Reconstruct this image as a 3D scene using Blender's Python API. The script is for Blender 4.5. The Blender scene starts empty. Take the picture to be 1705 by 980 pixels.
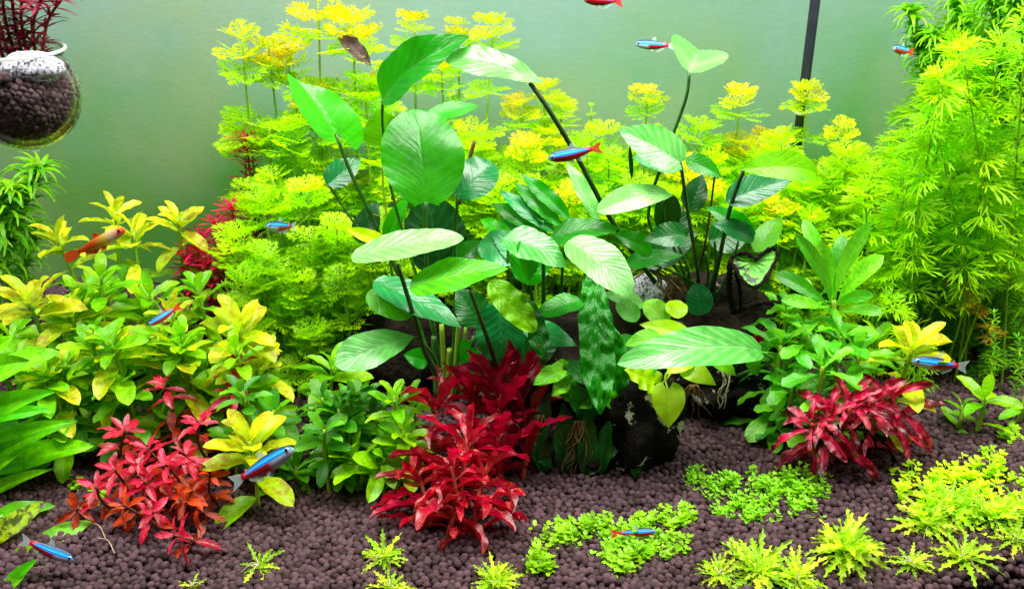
import bpy, math, random
import numpy as np
from mathutils import Vector, Matrix, noise as mnoise
R = math.radians
random.seed(11)
RNG = np.random.default_rng(5)
SC = bpy.context.scene
COL = SC.collection

# ------------------------------------------------------------------ camera, world, light, exposure
F, CX, CY = 1637.0, 852.5, 490.0           # focal length and centre, in photo pixels
PITCH = R(25)
CAM = Vector((0, 0, 0.25))
RIGHT = Vector((1, 0, 0)); FWD = Vector((0, math.cos(PITCH), -math.sin(PITCH))); UP = Vector((0, math.sin(PITCH), math.cos(PITCH)))
cd = bpy.data.cameras.new('camera'); cam = bpy.data.objects.new('camera', cd); COL.objects.link(cam)
cd.sensor_width = 36; cd.lens = F / 1705 * 36; cd.clip_start = 0.01; cd.clip_end = 20
cam.location = CAM; cam.rotation_euler = (R(90) - PITCH, 0, 0)
SC.camera = cam
SC.view_settings.view_transform = 'Standard'; SC.view_settings.look = 'None'
SC.view_settings.exposure = 0.12; SC.view_settings.gamma = 1.0
w = bpy.data.worlds.new('World'); SC.world = w; w.use_nodes = True
w.node_tree.nodes['Background'].inputs[0].default_value = (0.80, 0.90, 1.0, 1)
w.node_tree.nodes['Background'].inputs[1].default_value = 0.03

def area(name, loc, target, sx, sy, power, col):
    l = bpy.data.lights.new(name, 'AREA'); l.shape = 'RECTANGLE'; l.size = sx; l.size_y = sy; l.energy = power; l.color = col
    o = bpy.data.objects.new(name, l); COL.objects.link(o); o.location = loc
    o.rotation_euler = (Vector(target) - Vector(loc)).to_track_quat('-Z', 'Y').to_euler()
    return o
area('tank_lamp', (0.05, 0.36, 0.46), (0.05, 0.37, 0), 0.95, 0.12, 8.6, (1.0, 0.985, 0.93))
area('front_fill', (0.0, -0.05, 0.62), (0.0, 0.40, 0.02), 0.9, 0.2, 0.27, (0.97, 0.98, 1.0))  # soft fill added to brighten the front, no real fixture

# ------------------------------------------------------------------ picture to place helpers
def ray(px, py): return RIGHT * ((px - CX) / F) + UP * ((CY - py) / F) + FWD
def at(px, py, Y):
    d = ray(px, py); return CAM + d * (Y / d.y)
def ppm(P): return F / (P - CAM).dot(FWD)       # pixels per metre at a point
def gh(x, y):
    # height of the soil surface
    z = 0.0022 * math.sin(x * 21 + 1.0) + 0.0018 * math.sin(y * 33 + x * 9) + 0.0016 * math.sin(x * 47 - y * 31)
    e = (y - 0.292) + (x - 0.17) * -0.30                  # front edge sinks away at lower right
    if x > 0.10 and e < 0: z -= min(0.06, -e * 1.5) * min(1, (x - 0.10) / 0.05)
    return z
def ground(px, py):
    d = ray(px, py); t = 0.3
    for _ in range(12):
        P = CAM + d * t; t = (gh(P.x, P.y) - CAM.z) / d.z
    return CAM + d * t
def gpt(x, y): return Vector((x, y, gh(x, y)))
def lin(h):
    h = h.lstrip('#'); c = [int(h[i:i + 2], 16) / 255 for i in (0, 2, 4)]
    return tuple((v / 12.92 if v <= 0.04045 else ((v + 0.055) / 1.055) ** 2.4) for v in c) + (1,)

# ------------------------------------------------------------------ objects
def thing(name, label, cat, loc, group=None):
    o = bpy.data.objects.new(name, None); o.empty_display_size = 0.01; COL.objects.link(o); o.location = loc
    tag(o, label, cat, group); return o
def tag(o, label=None, cat=None, group=None, kind=None):
    if label: o['label'] = label
    if cat: o['category'] = cat
    if group: o['group'] = group
    if kind: o['kind'] = kind
    return o
def mesh(name, V, Fc, mats, uv=None, smooth=True, midx=None):
    me = bpy.data.meshes.new(name); me.from_pydata([tuple(v) for v in V], [], Fc)
    for m in (mats if isinstance(mats, (list, tuple)) else [mats]): me.materials.append(m)
    if uv is not None:
        L = me.uv_layers.new(name='UVMap'); idx = np.empty(len(me.loops), dtype=np.int32); me.loops.foreach_get('vertex_index', idx)
        L.data.foreach_set('uv', np.asarray(uv, dtype=np.float32)[idx].ravel())
    if smooth: me.polygons.foreach_set('use_smooth', [True] * len(me.polygons))
    if midx is not None: me.polygons.foreach_set('material_index', midx)
    me.update(); return me
def link(name, me, parent=None, M=None):
    o = bpy.data.objects.new(name, me); COL.objects.link(o)
    if parent: o.parent = parent
    if M is not None: o.matrix_local = M
    return o
def part(name, V, Fc, mats, parent, uv=None, smooth=True):
    """mesh given in world coordinates, hung under its thing"""
    o0 = parent.location if parent else Vector((0, 0, 0))
    if parent and parent.parent: o0 = o0 + parent.parent.location
    V = [Vector(v) - o0 for v in V]
    return link(name, mesh(name, V, Fc, mats, uv, smooth), parent)

# ------------------------------------------------------------------ materials
def nodes(m):
    m.use_nodes = True; nt = m.node_tree; nt.nodes.clear(); return nt
def N(nt, t, **k):
    n = nt.nodes.new(t)
    for a, b in k.items(): setattr(n, a, b)
    return n
def math_(nt, op, a, b=None, clamp=False):
    n = N(nt, 'ShaderNodeMath', operation=op, use_clamp=clamp)
    for i, v in enumerate((a, b)):
        if v is None: continue
        if isinstance(v, (int, float)): n.inputs[i].default_value = v
        else: nt.links.new(v, n.inputs[i])
    return n.outputs[0]
def mixc(nt, f, a, b, blend='MIX'):
    n = N(nt, 'ShaderNodeMix', data_type='RGBA', blend_type=blend)
    for i, v in ((0, f), (6, a), (7, b)):
        if isinstance(v, (int, float)): n.inputs[i].default_value = v
        elif isinstance(v, tuple): n.inputs[i].default_value = v
        else: nt.links.new(v, n.inputs[i])
    return n.outputs[2]
def ramp(nt, f, stops):
    n = N(nt, 'ShaderNodeValToRGB'); e = n.color_ramp.elements
    while len(e) < len(stops): e.new(0.5)
    for k, (p, c) in zip(e, stops): k.position = p; k.color = c if isinstance(c, tuple) else (c, c, c, 1)
    nt.links.new(f, n.inputs[0]); return n.outputs[0]
def noise(nt, scale, detail=3, vec=None, rough=0.55, dist=0):
    n = N(nt, 'ShaderNodeTexNoise'); n.inputs['Scale'].default_value = scale; n.inputs['Detail'].default_value = detail
    n.inputs['Roughness'].default_value = rough; n.inputs['Distortion'].default_value = dist
    if vec is not None: nt.links.new(vec, n.inputs['Vector'])
    return n.outputs['Fac']

def leafmat(name, c1, c2, vein=None, veins=9, vstr=0.5, vbump=0.6, trans=0.35, tcol=None, rough=0.42, spec=0.5,
            blotch=None, bamt=0.0, bscale=260, edge=None, eamt=0.0, pucker=0.0, mottle=0.4, tone=0.25, base=None):
    """blade: UV.x runs across (0..1), UV.y from stalk to tip"""
    m = bpy.data.materials.new(name); nt = nodes(m)
    uv = N(nt, 'ShaderNodeUVMap').outputs[0]; sep = N(nt, 'ShaderNodeSeparateXYZ'); nt.links.new(uv, sep.inputs[0])
    u, v = sep.outputs[0], sep.outputs[1]
    a = math_(nt, 'ABSOLUTE', math_(nt, 'SUBTRACT', math_(nt, 'MULTIPLY', u, 2), 1))          # 0 at midrib
    geo = N(nt, 'ShaderNodeTexCoord').outputs['Object']
    oi = N(nt, 'ShaderNodeObjectInfo').outputs['Random']
    pos = N(nt, 'ShaderNodeNewGeometry').outputs['Position']
    n1 = noise(nt, 55, 3, pos); n2 = noise(nt, bscale, 4, pos)
    # side veins: arcs that leave the midrib and bend to the tip
    ph = math_(nt, 'SUBTRACT', v, math_(nt, 'MULTIPLY', math_(nt, 'POWER', a, 0.8), 0.30))
    ph = math_(nt, 'ADD', ph, math_(nt, 'MULTIPLY', math_(nt, 'SUBTRACT', n1, 0.5), 0.05))
    s = math_(nt, 'SINE', math_(nt, 'MULTIPLY', ph, veins * 6.283))
    line = ramp(nt, math_(nt, 'ADD', math_(nt, 'MULTIPLY', s, 0.5), 0.5), [(0.35, 0.0), (1.0, 1.0)])
    mid = ramp(nt, a, [(0.015, 1.0), (0.075, 0.0)])
    vm = math_(nt, 'MAXIMUM', math_(nt, 'MULTIPLY', math_(nt, 'MULTIPLY', line, 0.9), ramp(nt, noise(nt, 130, 2, pos), [(0.3, 0.15), (0.65, 1.0)])), mid)
    f = math_(nt, 'ADD', math_(nt, 'MULTIPLY', n1, 0.7), math_(nt, 'MULTIPLY', math_(nt, 'SUBTRACT', oi, 0.5), 0.8), True)
    f = ramp(nt, f, [(0.12, 0.0), (0.62, 1.0)])
    col = mixc(nt, f, lin(c1), lin(c2))
    if base: col = mixc(nt, ramp(nt, v, [(0.0, 1.0), (0.55, 0.0)]), col, lin(base))
    if vein: col = mixc(nt, math_(nt, 'MULTIPLY', vm, vstr), col, lin(vein))
    if edge: col = mixc(nt, math_(nt, 'MULTIPLY', math_(nt, 'MULTIPLY', ramp(nt, math_(nt, 'ADD', math_(nt, 'MAXIMUM', a, v), math_(nt, 'MULTIPLY', math_(nt, 'SUBTRACT', n2, 0.5), 0.5)), [(0.56, 0.0), (0.80, 1.0)]), 1.0), eamt), col, lin(edge))
    if blotch: col = mixc(nt, math_(nt, 'MULTIPLY', ramp(nt, n2, [(0.50, 0.0), (0.58, 1.0)]), bamt), col, lin(blotch))
    n3 = noise(nt, bscale * 0.55, 4, pos, 0.65)
    col = mixc(nt, mottle, col, mixc(nt, ramp(nt, n3, [(0.32, 0.0), (0.68, 1.0)]), (0.35, 0.33, 0.35, 1), (1.5, 1.5, 1.45, 1)), 'MULTIPLY')
    wn = N(nt, 'ShaderNodeTexWhiteNoise', noise_dimensions='1D'); nt.links.new(oi, wn.inputs['W'])
    col = mixc(nt, 1.0, col, mixc(nt, wn.outputs[0], (1 - tone * 1.4,) * 3 + (1,), (1 + tone,) * 3 + (1,)), 'MULTIPLY')
    hs = N(nt, 'ShaderNodeHueSaturation'); hs.inputs['Saturation'].default_value = 1.10; hs.inputs['Value'].default_value = 1.14; nt.links.new(col, hs.inputs['Color']); col = hs.outputs[0]
    h = math_(nt, 'ADD', math_(nt, 'MULTIPLY', vm, -1.0 * vbump), math_(nt, 'MULTIPLY', s, 0.25 * vbump))
    h = math_(nt, 'ADD', h, math_(nt, 'MULTIPLY', n2, 0.35 + pucker))
    bp = N(nt, 'ShaderNodeBump'); bp.inputs['Strength'].default_value = 0.55; bp.inputs['Distance'].default_value = 0.0006
    nt.links.new(h, bp.inputs['Height'])
    p = N(nt, 'ShaderNodeBsdfPrincipled'); nt.links.new(col, p.inputs['Base Color']); nt.links.new(bp.outputs[0], p.inputs['Normal'])
    p.inputs['Roughness'].default_value = rough; p.inputs['Specular IOR Level'].default_value = spec
    t = N(nt, 'ShaderNodeBsdfTranslucent')
    tc = mixc(nt, 0.75, col, lin(tcol) if tcol else lin(c2)); tc = mixc(nt, math_(nt, 'MULTIPLY', vm, 0.25 if vein else 0.0), tc, lin(c1))
    nt.links.new(tc, t.inputs[0]); nt.links.new(bp.outputs[0], t.inputs[1])
    mx = N(nt, 'ShaderNodeMixShader'); mx.inputs[0].default_value = trans
    nt.links.new(p.outputs[0], mx.inputs[1]); nt.links.new(t.outputs[0], mx.inputs[2])
    o = N(nt, 'ShaderNodeOutputMaterial'); nt.links.new(mx.outputs[0], o.inputs[0]); return m

def plain(name, c1, c2=None, rough=0.6, scale=120, spec=0.4, bump=0.3, trans=0.0, dist=0.0005, lo=0.35, hi=0.65, per_obj=0.0, third=None, t3=(0.6, 0.66)):
    m = bpy.data.materials.new(name); nt = nodes(m)
    pos = N(nt, 'ShaderNodeNewGeometry').outputs['Position']; n1 = noise(nt, scale, 5, pos, 0.62)
    fac = n1
    if per_obj:
        oi = N(nt, 'ShaderNodeObjectInfo').outputs['Random']
        fac = math_(nt, 'ADD', math_(nt, 'MULTIPLY', n1, 1 - per_obj), math_(nt, 'MULTIPLY', oi, per_obj))
    col = mixc(nt, ramp(nt, fac, [(lo, 0.0), (hi, 1.0)]), lin(c1), lin(c2 or c1))
    if third: col = mixc(nt, ramp(nt, noise(nt, scale * 0.6, 6, pos, 0.7, 0.6), [(t3[0], 0.0), (t3[1], 1.0)]), col, lin(third))
    bp = N(nt, 'ShaderNodeBump'); bp.inputs['Strength'].default_value = bump; bp.inputs['Distance'].default_value = dist
    nt.links.new(noise(nt, scale * 3, 4, pos), bp.inputs['Height'])
    p = N(nt, 'ShaderNodeBsdfPrincipled'); nt.links.new(col, p.inputs['Base Color']); nt.links.new(bp.outputs[0], p.inputs['Normal'])
    p.inputs['Roughness'].default_value = rough; p.inputs['Specular IOR Level'].default_value = spec
    out = p.outputs[0]
    if trans:
        t = N(nt, 'ShaderNodeBsdfTranslucent'); nt.links.new(col, t.inputs[0])
        mx = N(nt, 'ShaderNodeMixShader'); mx.inputs[0].default_value = trans
        nt.links.new(out, mx.inputs[1]); nt.links.new(t.outputs[0], mx.inputs[2]); out = mx.outputs[0]
    o = N(nt, 'ShaderNodeOutputMaterial'); nt.links.new(out, o.inputs[0]); return m

M = {}
M['broad'] = leafmat('broad_leaf_green', '167c16', '40b024', '86cc70', 8, 0.18, 0.5, 0.40, '5cd808', 0.30, 0.55)
M['pale'] = leafmat('broad_leaf_pale', '4aa048', '84cc70', 'd4f0c0', 8, 0.24, 0.6, 0.28, '70e020', 0.28, 0.7)
M['teal'] = leafmat('broad_leaf_blue_green', '126030', '34904c', '80c090', 7, 0.15, 0.6, 0.22, '38b020', 0.30, 0.65)
M['limebroad'] = leafmat('broad_leaf_lime', '40a814', '7cc820', 'b0e468', 7, 0.30, 0.6, 0.45, '90e808', 0.36, 0.5)
M['darkbroad'] = leafmat('broad_leaf_dark', '093810', '16561c', '3c8f48', 7, 0.2, 0.8, 0.15, '2f8a18', 0.36, 0.6)
M['pucker'] = leafmat('puckered_leaf', '0e5c14', '24821c', '4cb838', 12, 0.2, 1.2, 0.3, '42b010', 0.4, 0.5, pucker=1.6)
M['puckerlime'] = leafmat('puckered_leaf_lime', '4cb81a', '98e02c', 'd0f070', 10, 0.2, 1.0, 0.35, 'a0f020', 0.4, 0.5, pucker=1.6)
M['heart'] = leafmat('heart_leaf_lime', '8fd41c', 'c4ee2c', 'dcf86a', 6, 0.3, 0.3, 0.42, 'd0f818', 0.38, 0.5)
M['ludyel'] = leafmat('stem_leaf_yellow', 'b0d420', 'e8ec48', 'eef09a', 5, 0.35, 0.4, 0.38, 'e0f020', 0.42, 0.5, blotch='a87428', bamt=0.6, bscale=300, base='b4e434')
M['ludgrn'] = leafmat('stem_leaf_green', '64b818', 'a8dc28', 'c8ec7c', 6, 0.35, 0.4, 0.38, 'a0f018', 0.4, 0.5, blotch='3c8a24', bamt=0.3, bscale=420)
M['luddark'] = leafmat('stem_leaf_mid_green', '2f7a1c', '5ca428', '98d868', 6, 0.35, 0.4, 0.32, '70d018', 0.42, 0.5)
M['hygro'] = leafmat('rosette_leaf_green', '40a41c', '80d43c', 'b8f090', 7, 0.4, 0.5, 0.34, '90f028', 0.38, 0.6, blotch='2f8a2c', bamt=0.3, bscale=500)
M['strap'] = leafmat('strap_leaf_green', '44b414', '88e424', 'a8ec60', 10, 0.25, 0.4, 0.36, '90f010', 0.4, 0.5, blotch='2f8418', bamt=0.35, bscale=300)
M['strapspot'] = leafmat('strap_leaf_spotted', '8cb82c', 'a8c83c', 'c8dc7c', 6, 0.25, 0.4, 0.36, 'b8e020', 0.4, 0.5, blotch='34321a', bamt=0.9, bscale=330)
M['redsmall'] = leafmat('small_red_leaf', 'c01c38', 'f04864', 'fcb0b8', 4, 0.35, 0.5, 0.34, 'ff2038', 0.36, 0.7, blotch='8c2428', bamt=0.4, bscale=420, mottle=.5, tone=.4)
M['redrust'] = leafmat('rusty_red_leaf', 'a83024', 'e05840', 'f0a088', 4, 0.3, 0.5, 0.34, 'f83818', 0.42, 0.6, blotch='7c6030', bamt=0.5, bscale=420, mottle=.6, tone=.4)
M['crimson'] = leafmat('crimson_leaf', '8c0428', 'd0103f', 'f0708c', 6, 0.35, 0.6, 0.34, 'ff0044', 0.34, 0.7, blotch='d87464', bamt=0.5, bscale=300, edge='7c3c34', eamt=0.45, mottle=.7, tone=.4)
M['crimsonalgae'] = leafmat('crimson_leaf_fouled', 'a4043c', 'e41454', 'f8909c', 6, 0.35, 0.6, 0.32, 'ff0050', 0.34, 0.7, blotch='f0808c', bamt=0.6, bscale=300, edge='180c0a', eamt=0.95, mottle=.6, tone=.35)
M['darkred'] = leafmat('dark_red_leaf', '78062a', 'bc1040', 'b83848', 6, 0.25, 0.4, 0.34, 'e80838', 0.36, 0.6, blotch='3c1c14', bamt=0.6, bscale=300, mottle=.6, tone=.4)
M['needle'] = leafmat('narrow_red_leaf', 'a82444', 'd84868', None, 3, 0.1, 0.2, 0.35, 'ff3048', 0.45, 0.5)
M['needledark'] = leafmat('narrow_maroon_leaf', '6c1c30', 'a03850', None, 3, 0.1, 0.2, 0.3, 'a82038', 0.45, 0.5)
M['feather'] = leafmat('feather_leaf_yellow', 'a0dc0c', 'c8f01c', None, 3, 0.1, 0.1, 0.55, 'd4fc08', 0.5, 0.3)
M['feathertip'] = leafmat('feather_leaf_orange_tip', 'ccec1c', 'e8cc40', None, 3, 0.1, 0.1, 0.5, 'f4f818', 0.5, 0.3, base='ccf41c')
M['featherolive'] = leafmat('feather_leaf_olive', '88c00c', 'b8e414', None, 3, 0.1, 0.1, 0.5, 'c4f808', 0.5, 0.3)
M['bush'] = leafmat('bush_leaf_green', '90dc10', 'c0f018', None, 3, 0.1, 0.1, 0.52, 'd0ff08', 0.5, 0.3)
M['bushshade'] = leafmat('bush_leaf_shaded', '448c10', '78bc1c', None, 3, 0.1, 0.1, 0.4, '80c808', 0.5, 0.3)  # darker copy of the bush leaf, the hollow's shade painted into its colour
M['bushrust'] = leafmat('bush_leaf_rusty', 'a8802c', 'c8a84c', None, 3, 0.1, 0.1, 0.35, 'c8a020', 0.5, 0.3)
M['pond'] = leafmat('curled_leaf_green', '58a414', '98d024', None, 3, 0.1, 0.1, 0.4, '80e010', 0.45, 0.4)
M['lobed'] = leafmat('lobed_leaf_lime', '9ad42c', 'd4ec50', 'eaf8a0', 5, 0.3, 0.4, 0.4, 'd8f828', 0.42, 0.5)
M['carpet'] = leafmat('carpet_leaf_lime', '8cd00c', 'ccec2c', None, 3, 0.1, 0.1, 0.4, 'b8ff18', 0.45, 0.5)
M['stalk'] = plain('green_stalk', '24581c', '3f7a26', 0.4, 200, 0.5)
M['stalklight'] = plain('light_green_stalk', '88b428', 'a8cc38', 0.45, 200, 0.5, trans=0.2)
M['stalkdark'] = plain('dark_stalk', '20381c', '34542a', 0.4, 200, 0.5)
M['stalkred'] = plain('red_stalk', '8c3020', 'b85038', 0.5, 300, 0.4, trans=0.15)
M['stalkbrown'] = plain('brown_stalk', '4a3420', '705030', 0.6, 300, 0.3)
M['root'] = plain('pale_root', 'b8a888', 'd8ccb0', 0.5, 200, 0.4, trans=0.2)
M['rootbrown'] = plain('brown_root', '6a5030', '8c6c44', 0.6, 200, 0.3)
M['soilgrain'] = plain('aqua_soil_grain', '38272a', '5a4248', 0.75, 700, 0.25, 0.5, dist=0.0004, per_obj=0.6, lo=0.25, hi=0.75)
M['soilbed'] = plain('soil_bed', '1c1414', '2c2222', 0.9, 300, 0.1)
M['rockblack'] = plain('black_stone', '0c0a0a', '1e1a16', 0.8, 90, 0.15, 1.0, dist=0.002, third='d8d4cc', t3=(0.585, 0.61))
M['rockdark'] = plain('dark_stone', '100d0b', '2c241c', 0.85, 110, 0.1, 1.0, dist=0.002, third='8c8478', t3=(0.66, 0.72))
M['rockwhite'] = plain('speckled_stone', 'e8e8f0', 'c4c4d0', 0.8, 1300, 0.15, 0.6, dist=0.001, third='5a5664', t3=(0.50, 0.54))
M['spotleaf'] = plain('dotted_green_blade', '48a820', '78cc38', 0.4, 200, 0.5, 0.6, trans=0.3, third='183808', t3=(0.56, 0.60))
M['fuzz'] = plain('black_algae', '0c0a08', '241c14', 0.9, 600, 0.1, 1.0)
M['deadleaf'] = plain('dead_leaf', '2a1c18', '5c443c', 0.6, 260, 0.4, 1.0, trans=0.1, third='8c7468')
M['pipe'] = plain('black_pipe', '1c1e2c', '2a2c3c', 0.4, 60, 0.5, 0.1)
M['collar'] = plain('pale_collar', 'b8bcb8', 'd8dcd8', 0.4, 60, 0.5, 0.1)

def finmat(name, col, alpha):
    m = bpy.data.materials.new(name); nt = nodes(m); p = N(nt, 'ShaderNodeBsdfPrincipled'); p.inputs['Base Color'].default_value = lin(col); p.inputs['Alpha'].default_value = alpha; p.inputs['Roughness'].default_value = .4
    o = N(nt, 'ShaderNodeOutputMaterial'); nt.links.new(p.outputs[0], o.inputs[0]); return m
# back wall
def wallmat():
    m = bpy.data.materials.new('back_wall_patches_and_bounce'); nt = nodes(m)
    pos = N(nt, 'ShaderNodeNewGeometry').outputs['Position']
    sep = N(nt, 'ShaderNodeSeparateXYZ'); nt.links.new(pos, sep.inputs[0])
    big = noise(nt, 5.5, 4, pos, 0.6, 0.4); mp = N(nt, 'ShaderNodeMapping'); mp.inputs['Scale'].default_value = (260, 1, 420)
    mp.inputs['Rotation'].default_value = (0, 0.35, 0); nt.links.new(pos, mp.inputs[0])
    fine = noise(nt, 1.0, 5, mp.outputs[0], 0.7)
    # green patches plus the plants' bounced light painted in, greener towards the soil
    green_bounce = math_(nt, 'ADD', math_(nt, 'MULTIPLY', big, 1.3), math_(nt, 'MULTIPLY', math_(nt, 'SUBTRACT', 0.10, sep.outputs[2]), 4.2))
    c = mixc(nt, ramp(nt, green_bounce, [(0.22, 0.0), (0.95, 1.0)]), lin('7c9a94'), lin('4c8c34'))
    c = mixc(nt, ramp(nt, noise(nt, 9, 3, pos), [(0.42, 0.0), (0.66, 0.7)]), c, lin('86986a'))
    c = mixc(nt, 0.4, c, mixc(nt, fine, (0.75, 0.75, 0.75, 1), (1.25, 1.25, 1.25, 1)), 'MULTIPLY')
    c = mixc(nt, ramp(nt, noise(nt, 60, 3, pos), [(0.76, 0.0), (0.79, 0.6)]), c, lin('4c5a44'))
    bp = N(nt, 'ShaderNodeBump'); bp.inputs['Strength'].default_value = 0.22; bp.inputs['Distance'].default_value = 0.0008
    nt.links.new(fine, bp.inputs['Height'])
    p = N(nt, 'ShaderNodeBsdfPrincipled'); nt.links.new(c, p.inputs['Base Color']); nt.links.new(bp.outputs[0], p.inputs['Normal'])
    p.inputs['Roughness'].default_value = 0.5; p.inputs['Specular IOR Level'].default_value = 0.4
    o = N(nt, 'ShaderNodeOutputMaterial'); nt.links.new(p.outputs[0], o.inputs[0]); return m
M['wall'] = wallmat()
def glassmat():
    m = bpy.data.materials.new('thin_glass'); nt = nodes(m)
    lw = N(nt, 'ShaderNodeLayerWeight'); lw.inputs[0].default_value = 0.5
    t = N(nt, 'ShaderNodeBsdfTransparent'); t.inputs[0].default_value = (0.97, 0.99, 0.97, 1)
    g = N(nt, 'ShaderNodeBsdfGlass'); g.inputs['IOR'].default_value = 1.12; g.inputs['Roughness'].default_value = 0.02
    mx = N(nt, 'ShaderNodeMixShader'); nt.links.new(ramp(nt, lw.outputs['Facing'], [(0.30, 0.03), (0.62, 0.9)]), mx.inputs[0])
    nt.links.new(t.outputs[0], mx.inputs[1]); nt.links.new(g.outputs[0], mx.inputs[2])
    o = N(nt, 'ShaderNodeOutputMaterial'); nt.links.new(mx.outputs[0], o.inputs[0]); return m
M['glass'] = glassmat()
M['rimglint'] = None

# ------------------------------------------------------------------ geometry builders
def beta(a, b):
    mx = (a / (a + b)) ** a * (b / (a + b)) ** b
    return lambda t: (max(t, 0) ** a) * (max(1 - t, 0) ** b) / mx
PROF = {'ovate': beta(0.55, 0.95), 'round': beta(0.5, 0.6), 'lance': beta(0.85, 0.9), 'oblong': beta(0.95, 0.6), 'spoon': beta(1.6, 0.6),
        'strap': lambda t: min(1, 0.45 + t * 1.6) * min(1, (1 - t) * 3.6) ** 0.7, 'heart': beta(0.34, 1.0), 'ellipse': beta(.72, .62), 'thin': beta(0.4, 0.9)}

def leafgrid(L=1.0, W=0.5, prof='ovate', nv=14, nu=6, bend=0.0, fold=0.0, wave=0.0, wfreq=3.0, cord=0.0, twist=0.0, curl=0.0,
             lobes=0, ldepth=0.0, pucker=0.0, chord=False, seed=0, skew=0.0, quilt=0.0):
    """x across, y along, z normal; returns verts, faces, uv"""
    rn = random.Random(seed); P = PROF[prof]; ph = rn.uniform(0, 6.28); ph2 = rn.uniform(0, 6.28)
    # midrib
    ys, zs, th = [0.0], [0.0], bend * 0.15 if not chord else 0.0
    n = nv
    for i in range(n):
        t = (i + 0.5) / n; ang = -bend * (t if not chord else t) - curl * max(0, t - 0.6) ** 2 * 6
        ys.append(ys[-1] + math.cos(ang) / n); zs.append(zs[-1] + math.sin(ang) / n)
    tang = []
    if chord:
        a = math.atan2(zs[-1], ys[-1]); k = 1 / math.hypot(ys[-1], zs[-1])
        for i in range(n + 1):
            y, z = ys[i], zs[i]; ys[i] = (y * math.cos(a) + z * math.sin(a)) * k; zs[i] = (-y * math.sin(a) + z * math.cos(a)) * k
    V, UV, Fc = [], [], []
    for i in range(n + 1):
        t = i / n; j0, j1 = max(0, i - 1), min(n, i + 1)
        ty, tz = ys[j1] - ys[j0], zs[j1] - zs[j0]; k = math.hypot(ty, tz); ty /= k; tz /= k
        wd = P(t) if 0 < t < 1 else (0.03 if t == 1 else (0.05 if cord == 0 else 0.30))
        if lobes: wd *= 1 - ldepth * (0.5 + 0.5 * math.cos(t * lobes * 6.283 + 1.0)) * (1 if t > 0.15 else 0)
        tw = twist * t
        for j in range(nu + 1):
            u = -1 + 2 * j / nu; au = abs(u)
            x = u * wd * W / 2
            zz = au * wd * W / 2 * math.sin(fold) * (1.0)
            x *= math.cos(fold)
            zz += wave * W * au ** 1.6 * math.sin(t * wfreq * 6.283 + ph + (1.7 if u > 0 else 0)) * (wd ** 0.5)
            if pucker: zz += pucker * W * 2.6 * mnoise.noise(Vector((u * 3.2, t * 11 * max(1, L / max(W, 1e-6) / 2.5), ph))) * min(1, .25 + au * 2.5) + pucker * W * .5 * math.sin((t - .2 * au) * 60)
            zz += quilt * W * math.sin((t - .30 * au ** .8) * 8 * 6.283 + ph) * min(1, au * 3) * (wd ** .5)
            yb = -cord * W * au ** 1.5 * max(0, 1 - t * 2.2) ** 1.5 + skew * u * W * 0.1
            if lobes: yb += ldepth * 0.12 * W * au * math.sin(t * lobes * 6.283)
            x2 = x * math.cos(tw) - zz * math.sin(tw); z2 = x * math.sin(tw) + zz * math.cos(tw)
            V.append(((x2) * 1.0, (ys[i] * L + yb * ty - z2 * tz), (zs[i] * L + yb * tz + z2 * ty)))
            UV.append((j / nu, t))
    # W is absolute like L
    for i in range(n):
        for j in range(nu):
            a = i * (nu + 1) + j; Fc.append((a, a + 1, a + nu + 2, a + nu + 1))
    return V, Fc, UV

_tmpl = {}
def template(kind, mat, nvar=5, **k):
    """list of shared unit-length leaf meshes"""
    key = (kind, mat)
    if key in _tmpl: return _tmpl[key]
    out = []
    for s in range(nvar):
        rn = random.Random(hash(kind) % 1 + s * 17 + 3); kk = dict(k)
        kk['bend'] = k.get('bend', 0.4) * rn.uniform(0.4, 1.5); kk['twist'] = rn.uniform(-1, 1) * k.get('twist', 0.2)
        kk['fold'] = k.get('fold', 0.2) * rn.uniform(0.5, 1.4); kk['W'] = k.get('W', 0.4) * rn.uniform(0.85, 1.15)
        kk['wave'] = k.get('wave', 0.0) * rn.uniform(0.6, 1.4)
        V, Fc, UV = leafgrid(seed=s, **kk); out.append(mesh('leaf', V, Fc, M[mat], UV))
    _tmpl[key] = out; return out

def basis(p, d, n, s):
    y = Vector(d).normalized(); n = Vector(n); z = n - y * n.dot(y)
    if z.length < 1e-5: z = y.orthogonal()
    z.normalize(); x = y.cross(z)
    if isinstance(s, (int, float)): s = (s, s, s)
    m = Matrix(((x.x * s[0], y.x * s[1], z.x * s[2], p[0]), (x.y * s[0], y.y * s[1], z.y * s[2], p[1]), (x.z * s[0], y.z * s[1], z.z * s[2], p[2]), (0, 0, 0, 1)))
    return m

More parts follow.
